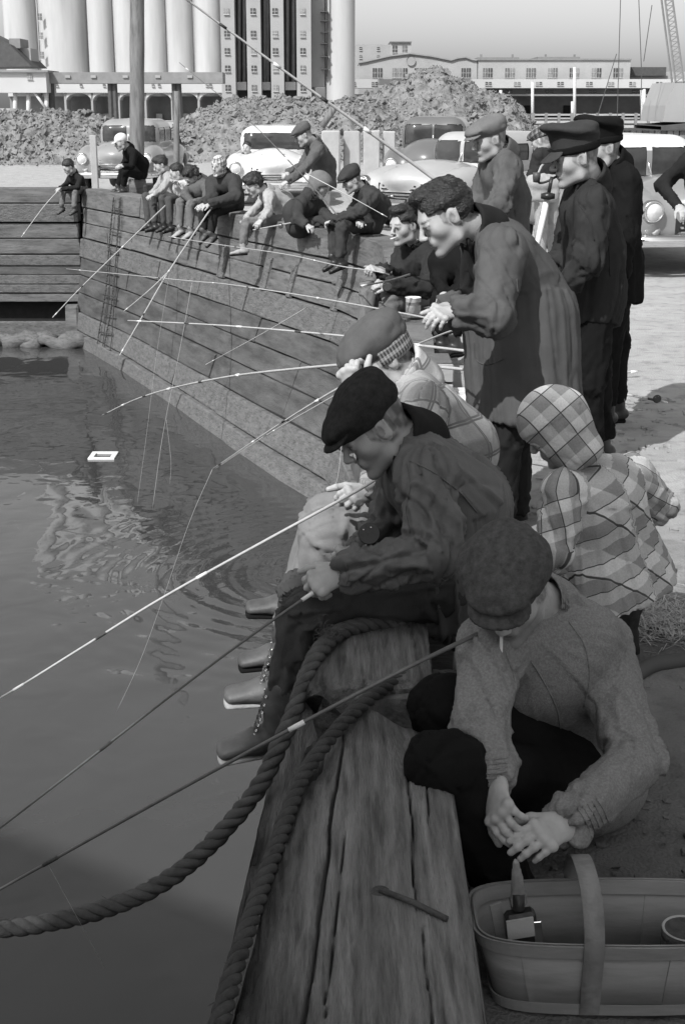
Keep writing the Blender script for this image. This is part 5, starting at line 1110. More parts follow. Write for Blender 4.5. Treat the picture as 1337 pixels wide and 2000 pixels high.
# ================================================================ CARS
def car(label, c, f, paint, H=1.52, W=1.84, L=4.9, ornament=False, split=True, roofm=None, seed=0, old=False):
    f = Vector((f[0], f[1], 0)).normalized(); r = Vector((f.y, -f.x, 0)); o = Vector((c[0], c[1], 0))
    T = thing('parked_car', label, 'car', o, 'cars parked behind the anglers')
    ws, ls, hs = W/1.84, L/4.9, H/1.52
    g = SDF((-1.1*ws, -2.6*ls, .1), (1.1*ws, 2.6*ls, 1.7*hs), .036); k = .12
    S_ = lambda x, y, z: (x*ws, y*ls, z*hs)
    g.box(S_(0, 0, .60), [.84*ws, 2.3*ls, .27*hs], None, .2, k)
    g.ell(S_(0, 1.45, .80), [.60*ws, 1.0*ls, (.30 if not old else .36)*hs], None, .15)
    for s in (-1, 1):
        g.ell(S_(s*.70, 1.5, .66), [.25*ws, .88*ls, .35*hs], None, .10); g.ell(S_(s*.74, -1.45, .62), [.22*ws, .8*ls, .34*hs], None, .10)
    g.ell(S_(0, -1.6, .82), [.72*ws, .85*ls, .28*hs], None, .15)
    g.box(S_(0, -.30, 1.17), [.69*ws, 1.0*ls, .35*hs], None, .30, .10); g.ell(S_(0, -.3, 1.34), [.60*ws, .98*ls, .18*hs], None, .05)
    for s in (-1, 1):
        for y in (1.45, -1.45): g.cone(S_(s*.62, y, .34), S_(s*1.2, y, .34), .40*hs, .40*hs, .01, True)
    v, q = g.mesh(); v = relax(v, q, 2, .5)
    cen = v[q].mean(1)/np.array([ws, ls, hs]); n = vnormals(v, q)[q[:, 0]]
    x, y, z = cen.T; cab = (z > 1.02)&(z < 1.38)&(y > -1.5)&(y < 1.0)
    front = cab&(n[:, 1] > .55)&(np.abs(x) < .60)&(z > 1.04)&(z < 1.40); 
    if split: front &= np.abs(x) > .025
    rear = cab&(n[:, 1] < -.55)&(np.abs(x) < .5)&(z > 1.1)
    side = cab&(np.abs(n[:, 0]) > .75)&(z > 1.06)&(z < 1.34)&(((y > -.22)&(y < .5))|((y < -.32)&(y > -1.0)))
    gl = front|rear|side
    tw = lambda vv: (np.array([[*r], [*f], [0, 0, 1]]).T@np.asarray(vv).T).T+np.array(o)
    wv = tw(v)
    def sub(name, mask, m, par, shrink=0.0):
        fq = q[mask]; u, inv = np.unique(fq, return_inverse=True); vv = wv[u]
        if shrink: vv = vv-tw(vnormals(v, q)[u]*shrink)+np.array(o)
        return obj(name, vv, inv.reshape(-1, 4), m, par, True)
    rf = (~gl)&cab&(z > 1.30)&(roofm is not None) if False else ((~gl)&(z > 1.33)&(y < .8)&(y > -1.7) if roofm is not None else np.zeros(len(q), bool)); sub('body', ~(gl|rf), paint, T)
    if rf.any(): sub('roof', rf, roofm, T)
    sub('windshield', front, M['carglass'], T, .012)
    if side.any(): sub('side_window', side, M['carglass'], T, .012)
    if rear.any(): sub('rear_window', rear, M['carglass'], T, .012)
    w3 = lambda a, b, c_: o+r*(a*ws)+f*(b*ls)+Vector((0, 0, c_*hs)); ax = (r, Vector((0, 0, 1)), f)
    for s in (-1, 1):
        h = MB().lathe(w3(s*.70, 2.34, .74), [(.125, -.06), (.125, .03), (.10, .05), (.098, .03)], 20, ax).build('headlight', M['chrome'], T, True)
        MB().lathe(w3(s*.70, 2.34, .74), [(.10, .03), (.07, .055), (0, .068)], 18, ax).build('lens', M['lens'], h, True)
        for y in (1.45, -1.45):
            cx = w3(s*.80, y, 0)+Vector((0, 0, .335)); a2 = (f, Vector((0, 0, 1)), r*s)
            wt = MB().lathe(cx, [(.2, -.08), (.31, -.09), (.335, -.05), (.335, .05), (.31, .085), (.22, .07)], 26, a2).build('wheel', M['tyre'], T, True)
            MB().lathe(cx, [(.22, .07), (.17, .05), (.12, .09), (0, .10)], 20, a2).build('hubcap', M['chrome'], wt, True)
        MB().lathe(w3(s*.64, 2.30, .53), [(.05, -.05), (.05, .02), (0, .03)], 12, ax).build('parking_lamp', M['lens'], T, True)
    for fy, zz in ((2.44, .42), (-2.44, .42)):
        MB().tube([w3(t*.92, fy-.18*abs(t)**3*(1 if fy > 0 else -1), zz) for t in np.linspace(-1, 1, 13)], [.06]+[.075]*11+[.06], 10).build('bumper', M['chrome'], T, True)
    for s in (-1, 1): MB().box(w3(s*.3, 2.52, .45), (.03, .03, .10), (r, f, Vector((0, 0, 1))), bevel=.01).build('bumper_guard', M['chrome'], T)
    for k in range(5): MB().box(w3(0, 2.31+.012*(k == 2), .50+.055*k), (.40-.02*k, .03, .012), (r, f, Vector((0, 0, 1)))).build('grille_bar', M['chrome'], T)
    MB().box(w3(0, 2.285, .60), (.42, .02, .15), (r, f, Vector((0, 0, 1)))).build('grille', M['black'], T)
    mb = MB(); 
    for s in (-1, 1): mb.tube([w3(s*.02, 2.10, .98), w3(s*.10, 2.16, .955), w3(s*.22, 2.12, 1.0)], [.025, .03, .008], 6)
    mb.build('hood_emblem', M['chrome'] if ornament else M['midgrey'], T, True)
    if split: MB().tube([w3(0, .79, 1.02), w3(0, .58, 1.36)], .016, 6).build('centre_pillar', M['chrome'], T, True)
    for s in (-1, 1): MB().tube([w3(s*.05, .84, 1.045), w3(s*.38, .80, 1.06)], .008, 5).build('wiper', M['black'], T, True)
    MB().lathe(w3(-.32, .35, 1.0), [(.17, 0), (.185, .012), (.17, .024)], 22, (r, (Vector((0, 0, 1))*.8+f*.0).normalized(), f)).build('steering_wheel', M['black'], T, True)
    return T
def paintm(name, v): return mat(name, v, .32, .08, 2, .03, 20, spec=.5, coat=.5)
M['carglass'] = mat('car_glass', .05, .10, .6, 1.2, .0, 10, spec=.4)
M['tyre'] = mat('tyre_rubber', .03, .8, .2, 10)
M['lens'] = mat('lamp_glass', .6, .12, .1, 20, .3, 60, spec=.7)
M['p_white'] = paintm('cream_paint', .66); M['p_dark'] = paintm('dark_grey_paint', .13); M['p_mid'] = paintm('dusty_grey_paint', .26); M['p_light'] = paintm('pale_grey_paint', .38); M['p_fl'] = paintm('stone_grey_paint', .22)
car('dusty dark sedan facing the water behind the thick wooden pole', (P(264, 300, 33).x, 33), (-.05, -1), M['p_mid'], H=1.58)
car('cream white sedan with wide hood and winged emblem behind the seated youth', (P(537, 300, 29.5).x, 29.5), (.03, -1), M['p_white'], H=1.48, W=1.88, ornament=True, split=False)
car('old dark grey sedan with a tall split windshield behind the concrete slabs', (P(850, 300, 29).x, 29), (-.14, -1), M['p_dark'], H=1.66, W=1.74, old=True)
car('pale sedan parked slantwise in the middle, its grille beside the man in the flat cap', (2.35, 23.4), (-.64, -.77), M['p_light'], H=1.46)
car('two tone grey sedan with a pale roof, cut off by the right edge', (3.55, 18.0), (.24, -.97), M['p_fl'], H=1.52, W=1.9, roofm=M['p_white'])
person('driver with dark hair behind the windshield of the cream car', hd=P(482, 289, 28.2), look=(-.3, -1, 0), neck=P(483, 302, 28.25), sh=A((466, 308, 28.3), (500, 308, 28.3)), el=A((466, 318, 28), (500, 318, 28)), wr=A((470, 312, 27.8), (495, 312, 27.8)), pel=P(483, 345, 28.6), kn=A((475, 345, 28.2), (490, 345, 28.2)), an=A((475, 362, 28.1), (490, 362, 28.1)), toe=[(0, -1, 0)]*2, top='c_dark', legs='c_dark', hair='short', res=.03, hres=.012, seed=31)

# ================================================================ RODS AND LINES
def smooth_path(pts, n=10):
    pts = [Vector(p) for p in pts]; out = []
    e = [pts[0]*2-pts[1]]+pts+[pts[-1]*2-pts[-2]]
    for i in range(1, len(e)-2):
        for k in range(n):
            t = k/n; p0, p1, p2, p3 = e[i-1:i+3]
            out.append(.5*((2*p1)+(p2-p0)*t+(2*p0-5*p1+4*p2-p3)*t*t+(3*p1-p0-3*p2+p3)*t**3))
    return out+[pts[-1]]
def rod(label, pts, r0, r1, m='bamboo', grip=0.0, reel=None, rings=5, kind='fishing_rod', group='fishing rods', joints=0, reel_r=.028):
    p = smooth_path(A(*pts), 8); n = len(p); T = thing(kind, label, 'fishing rod', p[0], group)
    r0 *= .8; r1 *= .62; rr = [r0+(r1-r0)*(i/(n-1)) for i in range(n)]
    if joints: rr = [x*(1+.16*(i % joints == 0)) for i, x in enumerate(rr)]
    MB().tube(p, rr, 8).build('shaft', M[m], T, True)
    L = n-1
    if grip:
        e = p[0].lerp(p[1], 0); k = max(2, int(L*grip)); MB().tube([p[0], *p[1:k]], r0*1.5, 10).build('grip', M['black'] if m != 'bamboo' else M['caner'], T, True)
    for j in range(rings):
        i = int(L*(.25+.75*(j+1)/rings)); i = min(i, L-1); d = (p[i+1]-p[i]).normalized()
        MB().tube([p[i]-d*min(r0*3, .025), p[i]+d*min(r0*3, .025)], rr[i]*1.22+.0006, 8).build('ferrule', M['white'] if j % 2 == 0 else M['iron'], T, True)
    if reel is not None:
        c = P(*reel); MB().lathe(c, [(0, -.012), (reel_r*.3, -.013), (reel_r*.34, -.009), (reel_r*.86, -.009), (reel_r*.9, -.013), (reel_r*1.0, -.013), (reel_r*1.04, -.010), (reel_r*.6, -.006), (reel_r*.6, .008), (reel_r*1.04, .010), (reel_r, .013), (0, .013)], 24, (Vector((1, 0, 0)), Vector((0, .35, .94)), Vector((0, -.94, .35)))).build('reel', M['black'], T, False)
        for a in range(5): MB().lathe(c+Vector((math.cos(a*1.257)*reel_r*.62, -.0085, math.sin(a*1.257)*reel_r*.62))+Vector((0, -.0, .003)), [(0, .0022), (reel_r*.07, .002), (reel_r*.09, -.002)], 10, (Vector((1, 0, 0)), Vector((0, .35, .94)), Vector((0, -.94, .35)))).build('rivet', M['chrome'], T, True)
        q = min(p, key=lambda z: (z-c).length); MB().tube([c, q], .006, 6).build('reel_foot', M['chrome'], T, True)
    return T, p
def line(label, pts, r=.0016):
    p = smooth_path(A(*pts), 6); o = MB().tube(p, r*.6, 4).build('fishing_line', M['line'], None, True, loc=p[0]); return tag(o, label, 'fishing line', 'fishing lines')
rod('dark cane rod sloping down to the lower left from under the old man\'s arm', [(985, 1212, 3.12), (925, 1241, 3.05), (735, 1335, 2.95), (400, 1515, 2.9), (20, 1726, 2.85), (-120, 1802, 2.85)], .0085, .0045, 'caner', rings=3)
rod('dark rod with a round black reel held by the man in the dark cap', [(800, 1045, 3.62), (745, 1078, 3.58), (690, 1112, 3.52), (600, 1165, 3.44), (400, 1308, 3.3), (20, 1602, 3.1), (-100, 1690, 3.05)], .0075, .004, 'caner', rings=3, reel=(720, 1042, 3.50), grip=.22)
rod('white tipped rod held in the plaid shirt man\'s lower hand', [(735, 935, 4.2), (680, 968, 4.13), (520, 1055, 4.05), (320, 1166, 3.95), (160, 1265, 3.9), (20, 1352, 3.85), (-100, 1420, 3.8)], .0075, .004, 'bamboo', rings=4)
rod('curved cane rod arching left from the man\'s raised hand', [(668, 712, 4.62), (560, 722, 4.9), (450, 735, 5.3), (340, 757, 5.8), (265, 780, 6.1), (200, 811, 6.4)], .0062, .0035, 'bamboo', rings=6, joints=5)
rod('cane rod slanting down behind the dark cap to a bent tip', [(700, 738, 5.0), (640, 770, 5.1), (540, 832, 5.4), (415, 916, 5.9)], .0062, .0032, 'bamboo', rings=4)
rod('thin second rod running just below the slanting cane rod', [(700, 745, 5.1), (640, 780, 5.2), (520, 850, 5.6), (418, 917, 5.9)], .0035, .0022, 'bamboo', rings=2)
rod('thick white bamboo rod lying level across the wall face', [(960, 694, 6.6), (905, 685, 6.7), (780, 670, 7.0), (660, 655, 7.4), (440, 636, 8.0), (250, 626, 8.7)], .0095, .0055, 'bamboo', rings=7, joints=4)
rod('long thin rod from the long coat man\'s hands to the far wall', [(850, 628, 5.6), (822, 619, 5.8), (620, 582, 7.0), (450, 556, 8.4), (365, 548, 9.2), (130, 525, 11)], .006, .0035, 'bamboo', rings=5)
rod('thin rod of the young man in the duffel coat pointing left', [(760, 537, 9.3), (735, 530, 9.3), (660, 519, 10.0), (560, 497, 11), (430, 478, 12.3), (330, 462, 13)], .0065, .004, 'bamboo', rings=3)
rod('short thick rod butt resting on the duffel coat man\'s knee', [(800, 536, 9.35), (760, 548, 9.25), (703, 559, 9.1)], .011, .008, 'caner', rings=1, reel=(755, 560, 9.2), reel_r=.03)
rod('rod from the first youth\'s lap down to the log pile', [(350, 380, 21.2), (325, 400, 21), (240, 482, 19.6), (160, 560, 18.6), (103, 620, 18)], .016, .009, 'bamboo', rings=3)
rod('long cane pole from the headscarfed person\'s hands down over the water', [(418, 400, 19.0), (400, 425, 18.8), (330, 530, 17.2), (280, 615, 16.2), (234, 694, 15.5)], .017, .009, 'bamboo', rings=3)
rod('short pale rod held low by the boy on the cross wall', [(120, 366, 24.8), (85, 405, 24.2), (42, 463, 23.6)], .014, .009, 'bamboo', rings=1)
rod('long jointed rod leaning up across the silos to the upper left', [(918, 402, 9.0), (822, 331, 9.0), (700, 243, 8.9), (560, 142, 8.8), (400, 25, 8.7), (320, -34, 8.6)], .016, .007, 'bamboo', rings=6)
rod('slender rod rising from the capped man on the wall past the cream car', [(690, 462, 15.6), (640, 398, 15.8), (560, 310, 16), (478, 228, 16.2), (350, 122, 16.5)], .011, .005, 'caner', rings=3)
rod('rod with a silver reel lying on the wall top beside the hooded figure', [(592, 430, 17.0), (565, 436, 16.9), (494, 449, 16.7)], .016, .010, 'bamboo', rings=2, reel=(548, 441, 16.85), reel_r=.03)
rod('faint rod sloping down right across the capped man\'s jacket', [(596, 338, 15.3), (680, 382, 15.1), (756, 424, 15.0)], .007, .006, 'bamboo', rings=1)
rod('thin rod angled over the wall face below the duffel coat man', [(600, 600, 12.5), (515, 650, 11.8), (402, 712, 11)], .006, .004, 'bamboo', rings=1)
rod('faint short rod over the wall near the rope ladder', [(330, 530, 17), (290, 568, 16.8), (242, 608, 16.5)], .009, .006, 'bamboo', rings=1)
rod('pale rod with two white bands lying in the shade at the right', [(1190, 765, 8.82), (1230, 772, 8.72), (1262, 778, 8.65), (1300, 786, 8.55)], .011, .008, 'bamboo', rings=3, reel=(1282, 779, 8.55), reel_r=.024)
rod('short rod with reel lying in the sun by the uniformed men', [(1190, 728, 9.65), (1215, 727, 9.66), (1240, 726, 9.68)], .013, .012, 'bamboo', rings=1, reel=(1214, 733, 9.6), reel_r=.026)
rod('level rod end showing between the plaid man and the coat', [(860, 717, 6.3), (912, 722, 6.2), (960, 726, 6.1)], .010, .010, 'bamboo', rings=2)
rod('two thin rod ends meeting at the box beside the coat', [(806, 676, 7.6), (870, 650, 7.0), (905, 640, 6.8)], .007, .006, 'bamboo', rings=1)
line('line falling from the bend of the slanting rod to the water', [(415, 916, 5.9), (370, 1020, 5.9), (320, 1165, 5.95), (275, 1288, 6.0), (228, 1390, 6.05)], .0022)
line('white line curving down from the long thin rod to the water', [(375, 552, 9.2), (350, 690, 9.1), (318, 850, 9.0), (298, 995, 8.9)], .0026)
line('faint line hanging left of the white curving line', [(330, 540, 9.5), (305, 700, 9.4), (285, 860, 9.3), (268, 985, 9.2)], .0016)
line('short line left of the wall foot from the white bamboo', [(325, 820, 8.5), (334, 900, 8.4), (332, 945, 8.35)], .0014)
line('thin dark line dropping through the lower left water', [(95, 1690, 2.86), (150, 1790, 2.8), (205, 1890, 2.8)], .0006)
line('dark line hanging from the dark cap down to the plaid man\'s knee', [(668, 850, 4.4), (662, 915, 4.3), (655, 950, 4.2)], .0014)

# ================================================================ ROPES
def rope(name, label, pts, R, pitch, m, seed=0, conv=True):
    p = smooth_path(pts, 40); n = len(p); V = []; F = []; T = thing(name, label, 'rope', p[0])
    D = [(p[min(i+1, n-1)]-p[max(i-1, 0)]).normalized() for i in range(n)]; up = D[0].orthogonal().normalized(); s = 0
    fr = []
    for i in range(n):
        up = (up-D[i]*up.dot(D[i])).normalized(); fr.append((up.copy(), D[i].cross(up), s)); s += (p[min(i+1, n-1)]-p[i]).length
    for st in range(3):
        mb = MB(); c = []
        for i in range(n):
            a = 2*math.pi*(fr[i][2]/pitch)+st*2.094; c.append(p[i]+(fr[i][0]*math.cos(a)+fr[i][1]*math.sin(a))*R*.52)
        mb.tube(c, [R*.60*(1+.06*math.sin(i*.37+st)) for i in range(n)], 8); mb.build('strand', m, T, True)
    # stray yarns
    mb = MB(); rr = random.Random(seed)
    for _ in range(int(s*90)):
        i = rr.randrange(1, n-2); a = rr.uniform(0, 6.28); q = p[i]+(fr[i][0]*math.cos(a)+fr[i][1]*math.sin(a))*R*1.05
        d = Vector((rr.uniform(-1, 1), rr.uniform(-1, 1), rr.uniform(-1, 1))).normalized(); mb.tube([q, q+d*R*rr.uniform(.3, .8)+D[i]*R*rr.uniform(-1, 1)], .0006, 3, False)
    mb.build('stray_yarns', m, T)['kind'] = 'stuff'
    return T
rope('rope', 'thick frayed rope over the beam end, sagging down to the lower left corner', [P(960, 1310, 3.95), P(905, 1268, 3.85), P(860, 1238, 3.74), P(790, 1222, 3.62), P(715, 1220, 3.56), P(655, 1240, 3.48), P(612, 1290, 3.36), P(582, 1370, 3.24), P(548, 1450, 3.16), P(500, 1545, 3.1), P(405, 1655, 3.05), P(300, 1735, 3.0), P(170, 1785, 2.96), P(20, 1812, 2.92), P(-140, 1812, 2.88)], .0215, .105, M['rope'], 1)
rope('rope', 'darker tarred rope crossing the beam and hanging down its outer side', [P(990, 1330, 3.42), P(905, 1322, 3.36), P(820, 1322, 3.30), P(765, 1334, 3.22), P(705, 1378, 3.07), P(645, 1440, 2.91), P(590, 1520, 2.74), P(548, 1630, 2.52), P(505, 1750, 2.30), P(462, 1880, 2.08), P(425, 2010, 1.90)], .0165, .11, M['rope_d'], 2)
# frayed tuft where the thick rope bends
mb = MB(); c = P(640, 1238, 3.44)
for k in range(120):
    a = Vector((rnd.gauss(0, .018), rnd.gauss(0, .014), rnd.gauss(0, .016))); d = Vector((rnd.uniform(-1, 1), rnd.uniform(-1, .4), rnd.uniform(-.6, 1))).normalized(); mb.tube([c+a, c+a+d*.012, c+a+d*.02+Vector((0, 0, -.006))], .0008, 3, False)
tag(mb.build('frayed_tuft', M['rope'], None, loc=c), 'frayed tuft of yarn on the rope at the beam corner', 'rope tuft')
# rope ladder on the far wall: two chains and rungs
rl = thing('rope_ladder', 'slack rope and chain ladder hanging down the wall below the mooring post', 'ladder', P(230, 380, 24))
def on_wall(px, py, out):
    best = None; r_ = ray(px, py); x = r_[0]/r_[1]
    for i in range(500):
        u = 4*i/500
        for_z = lambda Y: CAM_H+r_[2]/r_[1]*Y
        Y = qs(u, 0).y; z = for_z(Y); q = qs(u, z, out); z = for_z(q.y); q = qs(u, z, out); e = abs(q.x-x*q.y)
        if best is None or e < best[0]: best = (e, q)
    return best[1]
for nm, pts in (('chain', [(222, 385), (217, 440), (212, 500), (208, 560), (200, 610), (192, 660), (187, 690)]), ('chain', [(234, 386), (230, 450), (226, 510), (220, 570), (214, 620), (206, 665), (203, 690)]), ('rope_side', [(209, 455), (213, 520), (214, 570), (205, 640), (199, 695)]), ('rope_side', [(237, 385), (226, 520), (222, 590), (219, 650), (214, 692)])):
    q = smooth_path([on_wall(x, y, .05) for x, y in pts], 12)
    if nm == 'chain':
        for i in range(0, len(q)-1, 1): 
            d = (q[i+1]-q[i]); MB().tube([q[i]+d*.05, q[i]+d*.95], .016 if i % 2 else .009, 6).build('link', M['iron'], rl, True)
    else: MB().tube(q, .008, 5).build(nm, M['rope_d'], rl, True)
for y0 in (405, 452, 490, 530, 575, 612, 648, 680):
    t = (y0-385)/305; MB().tube([on_wall(222-33*t, y0, .06), on_wall(238-22*t, y0+4, .06)], .011, 6).build('rung', M['iron'], rl, True)

# ================================================================ SMALL THINGS
def stick(label, name, cat, a, b, r, m, r2=None): 
    o = MB().tube([a, b], [r, r2 or r], 10).build(name, M[m], None, True, loc=a); return tag(o, label, cat)
c = HFg.p(.012, .092, -.058); stick('unlit white cigarette hanging from the old man\'s lips', 'cigarette', 'cigarette', Vector(c), Vector(c)+Vector((-.004, -.03, -.058)), .0042, 'paper')
c = P(775, 463, 9.52); stick('small white cigarette in the young man\'s mouth', 'cigarette', 'cigarette', c, c+Vector((-.045, -.04, -.01)), .005, 'paper')
pp = thing('tobacco_pipe', 'curved dark tobacco pipe in the mouth of the man in the peaked cap', 'pipe', HO.p(0, .1, -.06))
a = Vector(HO.p(0, .095, -.06)); MB().tube(smooth_path([a, a+Vector((-.05, 0, -.025)), a+Vector((-.085, 0, -.03)), a+Vector((-.10, 0, -.005))], 6), .006, 8).build('stem', M['black'], pp, True)
MB().lathe(a+Vector((-.10, 0, -.03)), [(.0, 0), (.017, .003), (.02, .03), (.019, .05), (.013, .05), (.012, .02)], 14).build('bowl', M['leather'], pp, True)
cn = thing('walking_stick', 'white stick with a dark round grip held upright by the pipe smoker', 'stick', P(1050, 470, 7.0))
MB().tube([P(1077, 345, 7.0), P(1070, 380, 7.0)], .009, 8).build('handle', M['black'], cn, True); MB().lathe(P(1069, 383, 7.0), [(0, -.02), (.035, -.012), (.035, .012), (0, .02)], 16).build('grip', M['black'], cn, True)
MB().tube([P(1067, 388, 7.0), P(1050, 470, 7.0), P(1038, 520, 7.0)], .015, 10).build('shaft', M['white'], cn, True)
bg = thing('canvas_bag', 'pale canvas bag slung at the hip of the man in the checked cap', 'bag', P(1058, 370, 14.7))
g = SDF(V3(P(1058, 365, 14.7))-.35, V3(P(1058, 365, 14.7))+.35, .014); cc = P(1058, 368, 14.7); g.box(cc, [.17, .09, .14], None, .06, .02); g.ell(Vector(cc)+Vector((0, -.05, .06)), [.17, .08, .09], None, .02)
v, f = g.mesh(); v = v+vnormals(v, f)*(vnoise(v*16)*.012)[:, None]; obj('pouch', v, f, M['c_tan'], bg, True); MB().tube([P(1045, 350, 14.75), P(1056, 325, 14.8), P(1075, 305, 15.0)], .012, 6).build('strap', M['c_tan'], bg, True)
# splint basket
def basket():
    c = Vector((.605, 2.615, 0)); a, b = .322, .125; T = thing('splint_basket', 'oval pale wood splint basket with a flat handle beside the beam', 'basket', c)
    def st(t, s): # stadium outline
        ang = 2*math.pi*t; x, y = math.cos(ang), math.sin(ang); n = 4.2; r = (abs(x)**n+abs(y)**n)**(-1/n); return Vector((c.x+x*r*a*s[0], c.y+y*r*b*s[1], 0))
    N = 96; zb, zr = .008, .182; sb, sr = (.86, .80), (1, 1)
    def wall(z0, z1, off, th, nm, m, close=True):
        V = []; F = []
        for i in range(N):
            t = i/N
            for (z, o) in ((z0, off+th), (z1, off+th), (z1, off), (z0, off)):
                k = (z-zb)/(zr-zb); s = (sb[0]+(sr[0]-sb[0])*k, sb[1]+(sr[1]-sb[1])*k); p = st(t, (s[0]+o/a, s[1]+o/b)); V.append((p.x, p.y, z+.0015*math.sin(t*31)))
        for i in range(N):
            for k in range(4): F.append((i*4+k, ((i+1) % N)*4+k, ((i+1) % N)*4+(k+1) % 4, i*4+(k+1) % 4))
        return obj(nm, V, F, m, T, False)
    # wide vertical splints, slightly overlapping, each its own piece
    K = 14
    for j in range(K):
        V = []; F = []; n = 9; o = .0012*(j % 2)
        for i in range(n):
            t = (j+.005+(i/(n-1))*.995)/K
            for (z, oo) in ((zb, .003), (zr, .003), (zr, 0), (zb, 0)):
                k = (z-zb)/(zr-zb); s = (sb[0]+(sr[0]-sb[0])*k, sb[1]+(sr[1]-sb[1])*k); p = st(t, (s[0]+(oo+o)/a, s[1]+(oo+o)/b)); V.append((p.x, p.y, z))
        for i in range(n-1):
            for k in range(4): F.append((i*4+k, (i+1)*4+k, (i+1)*4+(k+1) % 4, i*4+(k+1) % 4))
        obj('splint', V, F, M['splint'], T, True)
    wall(.158, .189, .0045, .004, 'rim_band', M['splint']); wall(.158, .189, -.005, .004, 'inner_rim_band', M['splint']); wall(.008, .035, .0045, .003, 'foot_band', M['splint'])
    V = [(*st(i/N, (.86, .80))[:2], .012) for i in range(N)]; obj('bottom', V, [tuple(range(N))], M['splint'], T, False)
    # handle hoop
    hx = .520; V = []; F = []; n = 30; hw = .021
    path = [(b*.80+.006, .01), (b*.9+.008, .10), (b+.010, .19)]
    pts = [(-path[0][0], path[0][1]), (-path[1][0], path[1][1]), (-path[2][0], path[2][1]), (-b*.93, .245), (-b*.55, .283), (0, .294), (b*.55, .283), (b*.93, .245), (path[2][0], path[2][1]), (path[1][0], path[1][1]), (path[0][0], path[0][1])]
    sp = smooth_path([Vector((0, c.y+y, z)) for y, z in pts], 5); m_ = len(sp)
    for i, q in enumerate(sp):
        d = (sp[min(i+1, m_-1)]-sp[max(i-1, 0)]).normalized(); nn = Vector((0, -d.z, d.y)); k = (q.z)*.10
        for sx, off in ((-hw, 0), (hw, 0), (hw, .0035), (-hw, .0035)): V.append(Vector((hx+sx-k*.15, q.y, q.z))+nn*off)
    for i in range(m_-1):
        for k in range(4): F.append((i*4+k, (i+1)*4+k, (i+1)*4+(k+1) % 4, i*4+(k+1) % 4))
    obj('handle', V, F, M['splint_d'], T, True)
M['splint'] = mat('splint_wood', .25, .75, .16, 4, .25, 60, stretch=(1, 1, 6), fleck=.15, fscale=5, bdist=.003); M['splint_d'] = mat('aged_splint_wood', .21, .75, .2, 6, .3, 60, fleck=.2)
M['clear'] = mat('clear_plastic', .2, .08, .3, 20, .3, 60, spec=.8)
basket()
bt = thing('flat_bottle', 'flat dark bottle standing inside the basket under the old man\'s hands', 'bottle', (.375, 2.57, .015))
MB().box((.385, 2.57, .12), (.034, .018, .10), (Vector((.95, .1, .12)), Vector((-.1, 1, 0)), Vector((-.12, 0, .99))), bevel=.008).build('glass', M['black'], bt); MB().box((.374, 2.550, .190), (.030, .003, .022), (Vector((.95, .1, .12)), Vector((-.1, 1, 0)), Vector((-.12, 0, .99)))).build('label', M['conc'], bt)
MB().lathe((.370, 2.57, .225), [(.014, 0), (.014, .035), (0, .036)], 12).build('neck', M['black'], bt, True)
g = SDF((.30, 2.45, .20), (.45, 2.66, .42), .004); a0, b0 = V3(P(1006, 1684, 2.58)), V3(.372, 2.57, .235)
g.econe(a0, b0, (1, 0, 0), (.006, .005), (.019, .007), .01); v, f = g.mesh(); v = v+vnormals(v, f)*(ridge(v*[60, 60, 25])*.003)[:, None]; tag(obj('bait_bag', v, f, M['clear'], None, True, loc=a0), 'crumpled clear bag pinched between the old man\'s fingers', 'bag')
o = MB().box((.345, 2.60, .12), (.014, .003, .10), (Vector((.9, .2, .2)), Vector((-.2, 1, 0)), Vector((-.2, 0, .98))), bevel=.001).build('ruler', M['splint'], None, loc=(.335, 2.55, .03)); tag(o, 'pale flat strip of wood leaning inside the left end of the basket', 'ruler')
o = MB().box((.418, 2.555, .14), (.010, .003, .065), (Vector((.9, -.1, .15)), Vector((.1, 1, 0)), Vector((-.15, 0, .98))), bevel=.001).build('knife', M['chrome'], None, loc=(.415, 2.5, .08)); tag(o, 'bright metal blade standing against the bottle in the basket', 'knife')
jr = thing('glass_jar', 'wide jar with a pale ring lid at the right end of the basket', 'jar', (.735, 2.60, .014)); MB().lathe((.735, 2.60, .014), [(.0, 0), (.045, 0), (.05, .02), (.05, .125), (.046, .135)], 28).build('glass', M['glass_d'], jr, True); MB().lathe((.735, 2.60, .150), [(.049, -.014), (.051, -.012), (.051, .004), (.043, .006), (.041, .0), (0, .0)], 28).build('lid', M['iron'], jr, True)
MB().lathe((.735, 2.60, .157), [(.044, 0), (.048, .003), (.050, 0)], 28).build('ring', M['conc'], jr, True)
# bait can, crate, papers
cn = thing('bait_can', 'white tin can standing on the wall by the duffel coat man', 'can', G(806, 618, .47)); c = G(806, 618, .47); MB().lathe(c, [(.0, 0), (.052, 0), (.052, .125), (.055, .128), (.055, .132), (.050, .132), (.048, .02), (0, .02)], 24).build('tin', M['white'], cn, True); MB().lathe(c, [(.0525, .08), (.0525, .10)], 24).build('label_band', M['c_mid'], cn, True)
cr = thing('wooden_crate', 'small upright slatted crate on the wall beside the long coat', 'crate', P(855, 735, 7.6))
x0, x1 = P(826, 700, 7.6).x, P(886, 700, 7.6).x
for k in range(4): MB().box(((x0+x1)/2, 7.62, .08+.115*k), ((x1-x0)/2, .012, .05), bevel=.004, jit=.002).build('slat', M['conc'], cr)
MB().box(((x0+x1)/2, 7.78, .25), ((x1-x0)/2-.005, .14, .235), bevel=.005).build('box', M['timber'], cr)
